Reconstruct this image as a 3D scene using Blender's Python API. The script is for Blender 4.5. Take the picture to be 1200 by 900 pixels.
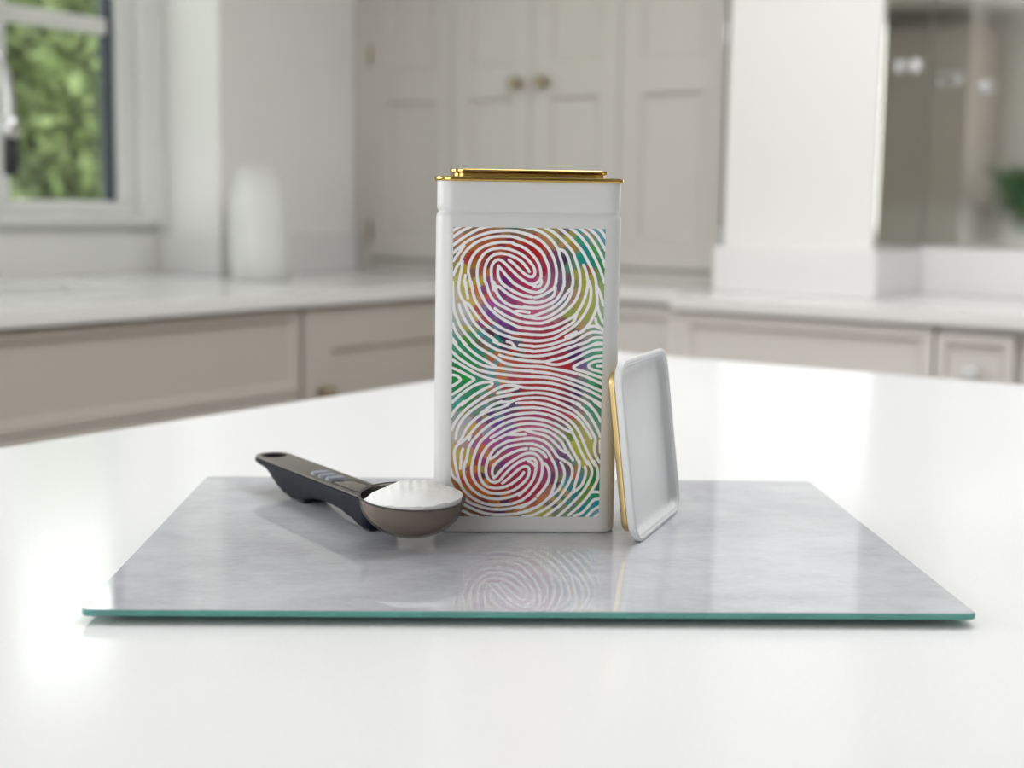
import bpy, bmesh, math, random
import numpy as np
from mathutils import Matrix, Vector

sc = bpy.context.scene
for o in list(bpy.data.objects):
    bpy.data.objects.remove(o, do_unlink=True)
COL = sc.collection

# ------------------------------------------------------------------ frame
# The room stands square to the world axes: +X runs to the dresser wall, +Y to the window wall.
# TH turns "straight ahead of the camera" into those axes; Z0 is the height of the island top.
TH = 0.9813
CT, ST = math.cos(TH), math.sin(TH)
Z0 = 0.90
CAM_H, FOCAL, PITCH, ROLL = 0.1842, 1610.0, 0.1271, 0.0158
def rm(x, y, z=0.0):
    """(right, ahead, above the island top) -> world"""
    return Vector((x*CT + y*ST, -x*ST + y*CT, Z0 + z))
def dirw(v):
    return Vector((v[0]*CT + v[1]*ST, -v[0]*ST + v[1]*CT, v[2]))

# ------------------------------------------------------------------ camera
cp, sp, cr, sr = math.cos(PITCH), math.sin(PITCH), math.cos(ROLL), math.sin(ROLL)
fw, up, rt = Vector((0, cp, -sp)), Vector((0, sp, cp)), Vector((1, 0, 0))
r2, u2 = dirw(cr*rt + sr*up), dirw(-sr*rt + cr*up)
fw = dirw(fw)
cam_d = bpy.data.cameras.new('camera'); cam = bpy.data.objects.new('camera', cam_d); COL.objects.link(cam)
cam.matrix_world = Matrix(((r2.x, u2.x, -fw.x, 0), (r2.y, u2.y, -fw.y, 0), (r2.z, u2.z, -fw.z, Z0+CAM_H), (0, 0, 0, 1)))
cam_d.sensor_width = 36; cam_d.lens = FOCAL/1200*36; cam_d.clip_start = 0.02; cam_d.clip_end = 60
cam_d.dof.use_dof = True; cam_d.dof.focus_distance = 0.715; cam_d.dof.aperture_fstop = 6.3
sc.camera = cam

# ------------------------------------------------------------------ light
w = bpy.data.worlds.new('overcast_sky'); sc.world = w; w.use_nodes = True
bg = w.node_tree.nodes['Background']; bg.inputs[0].default_value = (0.96, 0.98, 1.0, 1); bg.inputs[1].default_value = 3.4
def area(name, loc, rot, sx, sy, power, col):
    d = bpy.data.lights.new(name, 'AREA'); d.shape = 'RECTANGLE'; d.size, d.size_y = sx, sy
    d.energy = power; d.color = col
    o = bpy.data.objects.new(name, d); COL.objects.link(o); o.location = loc; o.rotation_euler = rot
    return o
area('sink_window_daylight', (1.72, 2.97, 1.78), (math.pi/2, 0, math.pi), 1.5, 0.34, 2.6, (1, 0.995, 1.0))
area('long_window_daylight', (-0.65, 2.585, 1.55), (math.pi/2, 0, math.pi), 2.1, 1.1, 21, (1, 0.995, 0.99))
area('garden_door_daylight', (-2.96, 0.75, 1.34), (math.pi/2, 0, -math.pi/2), 2.0, 1.88, 9, (1, 0.995, 0.99))
area('rooflight_daylight', (1.75, 0.35, 2.38), (0, 0, 0), 1.3, 1.5, 18, (0.99, 0.995, 1.0))
sc.view_settings.view_transform = 'Standard'; sc.view_settings.look = 'None'
sc.view_settings.exposure = 0.0; sc.view_settings.gamma = 1.0; sc.view_settings.use_curve_mapping = False
LABEL_GAIN, LABEL_SAT = 0.98, 1.12

# ------------------------------------------------------------------ materials
def srgb(r, g, b):
    f = lambda c: (c/255/12.92) if c/255 <= 0.04045 else ((c/255+0.055)/1.055)**2.4
    return (f(r), f(g), f(b), 1)
def mat(name, col, rough=0.5, metal=0.0, ior=1.45, noise=None, bump=None, coat=0.0, trans=0.0, spec=None, emit=None):
    m = bpy.data.materials.new(name); m.use_nodes = True
    nt = m.node_tree; b = nt.nodes['Principled BSDF']
    b.inputs['Base Color'].default_value = col; b.inputs['Roughness'].default_value = rough
    b.inputs['Metallic'].default_value = metal; b.inputs['IOR'].default_value = ior
    b.inputs['Coat Weight'].default_value = coat; b.inputs['Coat Roughness'].default_value = 0.03
    b.inputs['Transmission Weight'].default_value = trans
    if spec is not None: b.inputs['Specular IOR Level'].default_value = spec
    if noise or bump:
        tc = nt.nodes.new('ShaderNodeTexCoord')
    if noise:                                   # (scale, amount, detail)
        n = nt.nodes.new('ShaderNodeTexNoise'); n.inputs['Scale'].default_value = noise[0]; n.inputs['Detail'].default_value = noise[2]
        nt.links.new(tc.outputs['Object'], n.inputs['Vector'])
        mr = nt.nodes.new('ShaderNodeMapRange'); mr.inputs[1].default_value = 0.3; mr.inputs[2].default_value = 0.7
        mr.inputs[3].default_value = 1-noise[1]; mr.inputs[4].default_value = 1+noise[1]
        nt.links.new(n.outputs['Fac'], mr.inputs[0])
        mx = nt.nodes.new('ShaderNodeVectorMath'); mx.operation = 'SCALE'; mx.inputs[0].default_value = col[:3]
        nt.links.new(mr.outputs[0], mx.inputs['Scale']); nt.links.new(mx.outputs[0], b.inputs['Base Color'])
    if bump:                                    # (scale, strength, distance)
        n2 = nt.nodes.new('ShaderNodeTexNoise'); n2.inputs['Scale'].default_value = bump[0]; n2.inputs['Detail'].default_value = 3
        nt.links.new(tc.outputs['Object'], n2.inputs['Vector'])
        bp = nt.nodes.new('ShaderNodeBump'); bp.inputs['Strength'].default_value = bump[1]; bp.inputs['Distance'].default_value = bump[2]
        nt.links.new(n2.outputs['Fac'], bp.inputs['Height']); nt.links.new(bp.outputs[0], b.inputs['Normal'])
    return m
M = {}
M['wall'] = mat('white_wall_paint', (0.77, 0.762, 0.735, 1), 0.7, noise=(3, .01, 2))
M['ceiling'] = mat('ceiling_paint', (0.85, 0.85, 0.83, 1), 0.8, noise=(2, .01, 2))
M['floor'] = mat('floor_tile', (0.44, 0.38, 0.31, 1), 0.45, noise=(2.5, .08, 4))
M['quartz'] = mat('white_quartz', (0.835, 0.835, 0.845, 1), 0.16, ior=1.4, noise=(420, .018, 2), bump=(900, .02, .0004))
M['quartz_back'] = mat('pale_quartz', (0.72, 0.71, 0.70, 1), 0.16, noise=(300, .02, 2))
M['taupe'] = mat('taupe_cabinet_paint', (0.46, 0.42, 0.38, 1), 0.42, noise=(4, .015, 2))
M['greige'] = mat('greige_cabinet_paint_lit', (0.62, 0.59, 0.56, 1), 0.42, noise=(4, .015, 2))  # same paint as the dresser, lightened to make up for weak light
M['dresser'] = mat('greige_cabinet_paint_shaded', (0.51, 0.485, 0.445, 1), 0.42, noise=(4, .015, 2))  # the cabinet greige again, darkened to carry the shade of its corner
M['wframe'] = mat('white_window_paint', (0.72, 0.72, 0.70, 1), 0.4, noise=(5, .01, 2))
M['gasket'] = mat('dark_window_seal', (0.05, 0.06, 0.08, 1), 0.5, noise=(20, .05, 2))
M['steel'] = mat('brushed_steel', (0.62, 0.62, 0.62, 1), 0.22, 1.0, noise=(60, .04, 2))
M['blackrubber'] = mat('black_rubber', (0.02, 0.02, 0.022, 1), 0.6, noise=(80, .1, 2))
M['brass'] = mat('aged_brass', (0.36, 0.31, 0.22, 1), 0.35, 1.0, noise=(60, .06, 2))
M['crystal'] = mat('clear_knob_glass', (0.78, 0.78, 0.78, 1), 0.12, ior=1.5, trans=0.35, noise=(40, .03, 2))
M['ceramic'] = mat('white_ceramic', (0.69, 0.69, 0.67, 1), 0.3, noise=(12, .015, 2))
M['tin'] = mat('white_tin_enamel', (0.65, 0.65, 0.65, 1), 0.33, noise=(25, .01, 3), bump=(260, .04, .0002))
M['lidwhite'] = mat('white_lid_enamel', (0.72, 0.73, 0.74, 1), 0.35, noise=(30, .012, 3), bump=(260, .04, .0002))
M['gold'] = mat('polished_gold', (0.55, 0.37, 0.11, 1), 0.13, 1.0, noise=(18, .05, 3))
M['satin_gold'] = mat('satin_gold', (0.66, 0.50, 0.24, 1), 0.40, 1.0, noise=(40, .06, 3))
M['black'] = mat('black_plastic', (0.012, 0.013, 0.020, 1), 0.4, spec=0.08, noise=(50, .06, 2))
M['plate'] = mat('dark_gloss_fascia', (0.10, 0.092, 0.078, 1), 0.30, coat=0.4, noise=(60, .03, 2))
M['rim'] = mat('dark_smoky_rim', (0.05, 0.045, 0.04, 1), 0.25, noise=(60, .05, 2))
M['button'] = mat('grey_blue_button', (0.25, 0.27, 0.31, 1), 0.35, noise=(90, .03, 2))
M['display'] = mat('grey_display', (0.15, 0.14, 0.12, 1), 0.18, noise=(60, .03, 2))
M['edge'] = mat('green_glass_edge', (0.10, 0.33, 0.29, 1), 0.12, ior=1.5, noise=(55, .12, 2))
M['foot'] = mat('clear_rubber_foot', (0.35, 0.35, 0.34, 1), 0.5, noise=(60, .05, 2))
M['soil'] = mat('potting_soil', (0.05, 0.035, 0.025, 1), 0.9, noise=(60, .3, 3))
M['leaf'] = mat('garden_leaf', (0.225, 0.285, 0.115, 1), 0.6, noise=(1.1, .3, 3))
M['houseleaf'] = mat('house_plant_leaf', (0.03, 0.12, 0.03, 1), 0.4, noise=(9, .3, 3))
M['bark'] = mat('hedge_wood', (0.07, 0.09, 0.035, 1), 0.9, noise=(12, .3, 3))
M['lawn'] = mat('lawn', (0.12, 0.22, 0.05, 1), 0.9, noise=(9, .3, 4))
M['mirror'] = mat('tinted_mirror', (0.78, 0.78, 0.745, 1), 0.05, 1.0, noise=(2, .015, 2))
M['powder'] = mat('white_powder', (0.97, 0.97, 0.975, 1), 0.9, noise=(900, .02, 2), bump=(1500, .25, .0006))
pb = M['powder'].node_tree.nodes['Principled BSDF']; pb.inputs['Subsurface Weight'].default_value = 0.0; pb.inputs['Subsurface Scale'].default_value = 0.006; pb.inputs['Subsurface Radius'].default_value = (1.0, 0.95, 0.9)

def facing_gloss(nt):
    """Reflectance of a clear sheet, rising towards grazing angles on both of its sides."""
    lw = nt.nodes.new('ShaderNodeLayerWeight'); lw.inputs[0].default_value = 0.5
    p = nt.nodes.new('ShaderNodeMath'); p.operation = 'POWER'; p.inputs[1].default_value = 4.0
    nt.links.new(lw.outputs['Facing'], p.inputs[0])
    a = nt.nodes.new('ShaderNodeMath'); a.operation = 'MULTIPLY_ADD'; a.inputs[1].default_value = 0.45; a.inputs[2].default_value = 0.035
    nt.links.new(p.outputs[0], a.inputs[0]); return a
def glass_pane_material():
    m = bpy.data.materials.new('window_glass'); m.use_nodes = True; nt = m.node_tree; nt.nodes.clear()
    out = nt.nodes.new('ShaderNodeOutputMaterial'); t = nt.nodes.new('ShaderNodeBsdfTransparent'); g = nt.nodes.new('ShaderNodeBsdfGlossy')
    g.inputs['Roughness'].default_value = 0.02; t.inputs[0].default_value = (0.93, 0.95, 0.93, 1)
    f = facing_gloss(nt)
    mx = nt.nodes.new('ShaderNodeMixShader')
    nt.links.new(f.outputs[0], mx.inputs[0]); nt.links.new(t.outputs[0], mx.inputs[1]); nt.links.new(g.outputs[0], mx.inputs[2])
    nt.links.new(mx.outputs[0], out.inputs[0]); return m
M['pane'] = glass_pane_material()
def smoky_material():
    """Thin smoke-brown clear plastic."""
    m = bpy.data.materials.new('smoky_clear_plastic'); m.use_nodes = True; nt = m.node_tree; nt.nodes.clear()
    out = nt.nodes.new('ShaderNodeOutputMaterial'); t = nt.nodes.new('ShaderNodeBsdfTransparent'); g = nt.nodes.new('ShaderNodeBsdfGlossy')
    g.inputs['Roughness'].default_value = 0.06; t.inputs[0].default_value = (0.69, 0.65, 0.615, 1)
    d = nt.nodes.new('ShaderNodeBsdfDiffuse'); d.inputs[0].default_value = (0.22, 0.20, 0.18, 1)
    m1 = nt.nodes.new('ShaderNodeMixShader'); m1.inputs[0].default_value = 0.07
    nt.links.new(t.outputs[0], m1.inputs[1]); nt.links.new(d.outputs[0], m1.inputs[2])
    f = facing_gloss(nt)
    mx = nt.nodes.new('ShaderNodeMixShader')
    nt.links.new(f.outputs[0], mx.inputs[0]); nt.links.new(m1.outputs[0], mx.inputs[1]); nt.links.new(g.outputs[0], mx.inputs[2])
    nt.links.new(mx.outputs[0], out.inputs[0]); return m
M['smoky'] = smoky_material()
def stone_print_material():
    """Grey stone-effect print under glass: streaky, cloudy grey with a glossy clear coat."""
    m = bpy.data.materials.new('grey_stone_print_under_glass'); m.use_nodes = True; nt = m.node_tree
    b = nt.nodes['Principled BSDF']; tc = nt.nodes.new('ShaderNodeTexCoord')
    def noise(scale, stretch, detail, rough=0.55):
        mp = nt.nodes.new('ShaderNodeMapping'); mp.inputs['Scale'].default_value = stretch
        n = nt.nodes.new('ShaderNodeTexNoise'); n.inputs['Scale'].default_value = scale; n.inputs['Detail'].default_value = detail; n.inputs['Roughness'].default_value = rough
        nt.links.new(tc.outputs['Object'], mp.inputs[0]); nt.links.new(mp.outputs[0], n.inputs['Vector']); return n.outputs['Fac']
    def add(a, bsock, k):
        mm = nt.nodes.new('ShaderNodeMath'); mm.operation = 'MULTIPLY_ADD'; mm.inputs[1].default_value = k
        nt.links.new(bsock, mm.inputs[0])
        if isinstance(a, float): mm.inputs[2].default_value = a
        else: nt.links.new(a, mm.inputs[2])
        return mm.outputs[0]
    v = add(0.0, noise(10, (1, 1.3, 1), 6, .62), 0.50)
    v = add(v, noise(48, (.8, 1.6, 1), 6, .7), 0.24)
    v = add(v, noise(420, (.45, 1.9, 1), 5, .75), 0.26)
    r = nt.nodes.new('ShaderNodeValToRGB'); e = r.color_ramp.elements
    e[0].position, e[0].color = 0.34, (0.36, 0.37, 0.415, 1)
    e[1].position, e[1].color = 0.66, (0.66, 0.67, 0.715, 1)
    nt.links.new(v, r.inputs[0]); nt.links.new(r.outputs[0], b.inputs['Base Color'])
    b.inputs['Roughness'].default_value = 0.5; b.inputs['Specular IOR Level'].default_value = 0.2
    b.inputs['Coat Weight'].default_value = 1.0; b.inputs['Coat Roughness'].default_value = 0.0; b.inputs['Coat IOR'].default_value = 1.55
    return m
M['stone'] = stone_print_material()
def label_material():
    m = bpy.data.materials.new('fingerprint_print'); m.use_nodes = True; nt = m.node_tree; b = nt.nodes['Principled BSDF']
    at = nt.nodes.new('ShaderNodeAttribute'); at.attribute_name = 'paint'
    ad = nt.nodes.new('ShaderNodeAttribute'); ad.attribute_name = 'ridge_distance'
    mr = nt.nodes.new('ShaderNodeMapRange'); mr.inputs[1].default_value = 1.45; mr.inputs[2].default_value = 2.0
    nt.links.new(ad.outputs['Fac'], mr.inputs[0])
    mx = nt.nodes.new('ShaderNodeMix'); mx.data_type = 'RGBA'; mx.inputs[6].default_value = (0.86, 0.845, 0.86, 1)
    nt.links.new(mr.outputs[0], mx.inputs[0]); nt.links.new(at.outputs['Color'], mx.inputs[7])
    nt.links.new(mx.outputs[2], b.inputs['Base Color']); b.inputs['Roughness'].default_value = 0.38
    return m
M['label'] = label_material()

# ------------------------------------------------------------------ mesh helpers
def link(name, me, m=None, parent=None):
    o = bpy.data.objects.new(name, me); COL.objects.link(o)
    if m is not None and not me.materials: me.materials.append(M[m])
    if parent: o.parent = parent
    return o
def bm_obj(name, bm, m, parent=None, smooth=None):
    bmesh.ops.recalc_face_normals(bm, faces=bm.faces)
    me = bpy.data.meshes.new(name); bm.to_mesh(me); bm.free()
    if smooth is not None:
        me.shade_smooth(); me.set_sharp_from_angle(angle=math.radians(smooth))
    return link(name, me, m, parent)
def thing(name, label, cat, loc=(0, 0, 0), rz=0.0, group=None):
    o = bpy.data.objects.new(name, None); COL.objects.link(o); o.location = loc; o.rotation_euler = (0, 0, rz)
    o.empty_display_size = 0.05; return tag(o, label, cat, group)
def tag(o, label, cat, group=None):
    o['label'] = label; o['category'] = cat
    if group: o['group'] = group
    return o
def struct(o):
    o['kind'] = 'structure'; return o
def add_box(bm, x0, x1, y0, y1, z0, z1):
    v = [bm.verts.new(p) for p in ((x0, y0, z0), (x1, y0, z0), (x1, y1, z0), (x0, y1, z0), (x0, y0, z1), (x1, y0, z1), (x1, y1, z1), (x0, y1, z1))]
    return [bm.faces.new([v[i] for i in f]) for f in ((3, 2, 1, 0), (4, 5, 6, 7), (0, 1, 5, 4), (1, 2, 6, 5), (2, 3, 7, 6), (3, 0, 4, 7))]
def box_obj(name, dims, m, parent=None, bevel=0.0):
    bm = bmesh.new(); add_box(bm, *dims)
    if bevel: bmesh.ops.bevel(bm, geom=bm.edges[:], offset=bevel, segments=2, affect='EDGES', profile=0.5)
    return bm_obj(name, bm, m, parent)
def ring(hx, hy, r, n=7, support=0.0):
    """Rounded rectangle outline, counter-clockwise."""
    pts = []
    r = min(r, hx-1e-5, hy-1e-5)
    for k, (sx, sy) in enumerate(((1, 1), (-1, 1), (-1, -1), (1, -1))):
        for i in range(n):
            a = (k + i/(n-1))*math.pi/2
            pts.append((sx*(hx-r)+r*math.cos(a), sy*(hy-r)+r*math.sin(a)))
        if support: pts[-n:] = [(pts[-n][0]-(0 if k % 2 == 0 else sx*support), pts[-n][1]-(sy*support if k % 2 == 0 else 0))] + pts[-n:] + [(pts[-1][0]-(sx*support if k % 2 == 0 else 0), pts[-1][1]-(0 if k % 2 == 0 else sy*support))]
    return pts
def loft(bm, rings, cap0=True, cap1=True):
    rows = [[bm.verts.new(p) for p in rg] for rg in rings]
    n = len(rows[0])
    for a, b in zip(rows, rows[1:]):
        for i in range(n):
            bm.faces.new((a[i], a[(i+1) % n], b[(i+1) % n], b[i]))
    if cap0: bm.faces.new(rows[0][::-1])
    if cap1: bm.faces.new(rows[-1])
    return rows
def rounded_loft(hx, hy, r, prof, n=7, cap0=True, cap1=True, support=0.0):
    """prof: (height, inset) pairs; stacks rounded rectangles."""
    bm = bmesh.new()
    loft(bm, [[(x, y, z) for x, y in ring(hx-i, hy-i, max(r-i, 0.0006), n, support)] for z, i in prof], cap0, cap1)
    return bm
def lathe(prof, n=40, cap0=True, cap1=True):
    bm = bmesh.new()
    loft(bm, [[(r*math.cos(2*math.pi*k/n), r*math.sin(2*math.pi*k/n), z) for k in range(n)] for r, z in prof], cap0, cap1)
    return bm
def tube(bm, pts, rad, n=12):
    pts = [Vector(p) for p in pts]; rings = []
    ref = Vector((0.13, 0.37, 0.92)).normalized()
    for i, p in enumerate(pts):
        t = (pts[min(i+1, len(pts)-1)]-pts[max(i-1, 0)]).normalized()
        a = t.cross(ref).normalized(); b = t.cross(a)
        r = rad[i] if isinstance(rad, (list, tuple)) else rad
        rings.append([p+r*(math.cos(2*math.pi*k/n)*a+math.sin(2*math.pi*k/n)*b) for k in range(n)])
    loft(bm, rings)
def boolean_cut(o, bm_cut):
    me = bpy.data.meshes.new('cut'); bmesh.ops.recalc_face_normals(bm_cut, faces=bm_cut.faces); bm_cut.to_mesh(me); bm_cut.free()
    c = bpy.data.objects.new('cut', me); COL.objects.link(c); c.matrix_world = o.matrix_world.copy()
    if o.parent: c.parent = o.parent; c.matrix_local = o.matrix_local.copy()
    md = o.modifiers.new('cut', 'BOOLEAN'); md.operation = 'DIFFERENCE'; md.object = c; md.solver = 'EXACT'
    bpy.context.view_layer.update()
    new = bpy.data.meshes.new_from_object(o.evaluated_get(bpy.context.evaluated_depsgraph_get()))
    o.modifiers.clear(); old = o.data; o.data = new
    bpy.data.objects.remove(c, do_unlink=True); bpy.data.meshes.remove(me); bpy.data.meshes.remove(old)
LIDSHIFT = 0.0028
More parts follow.
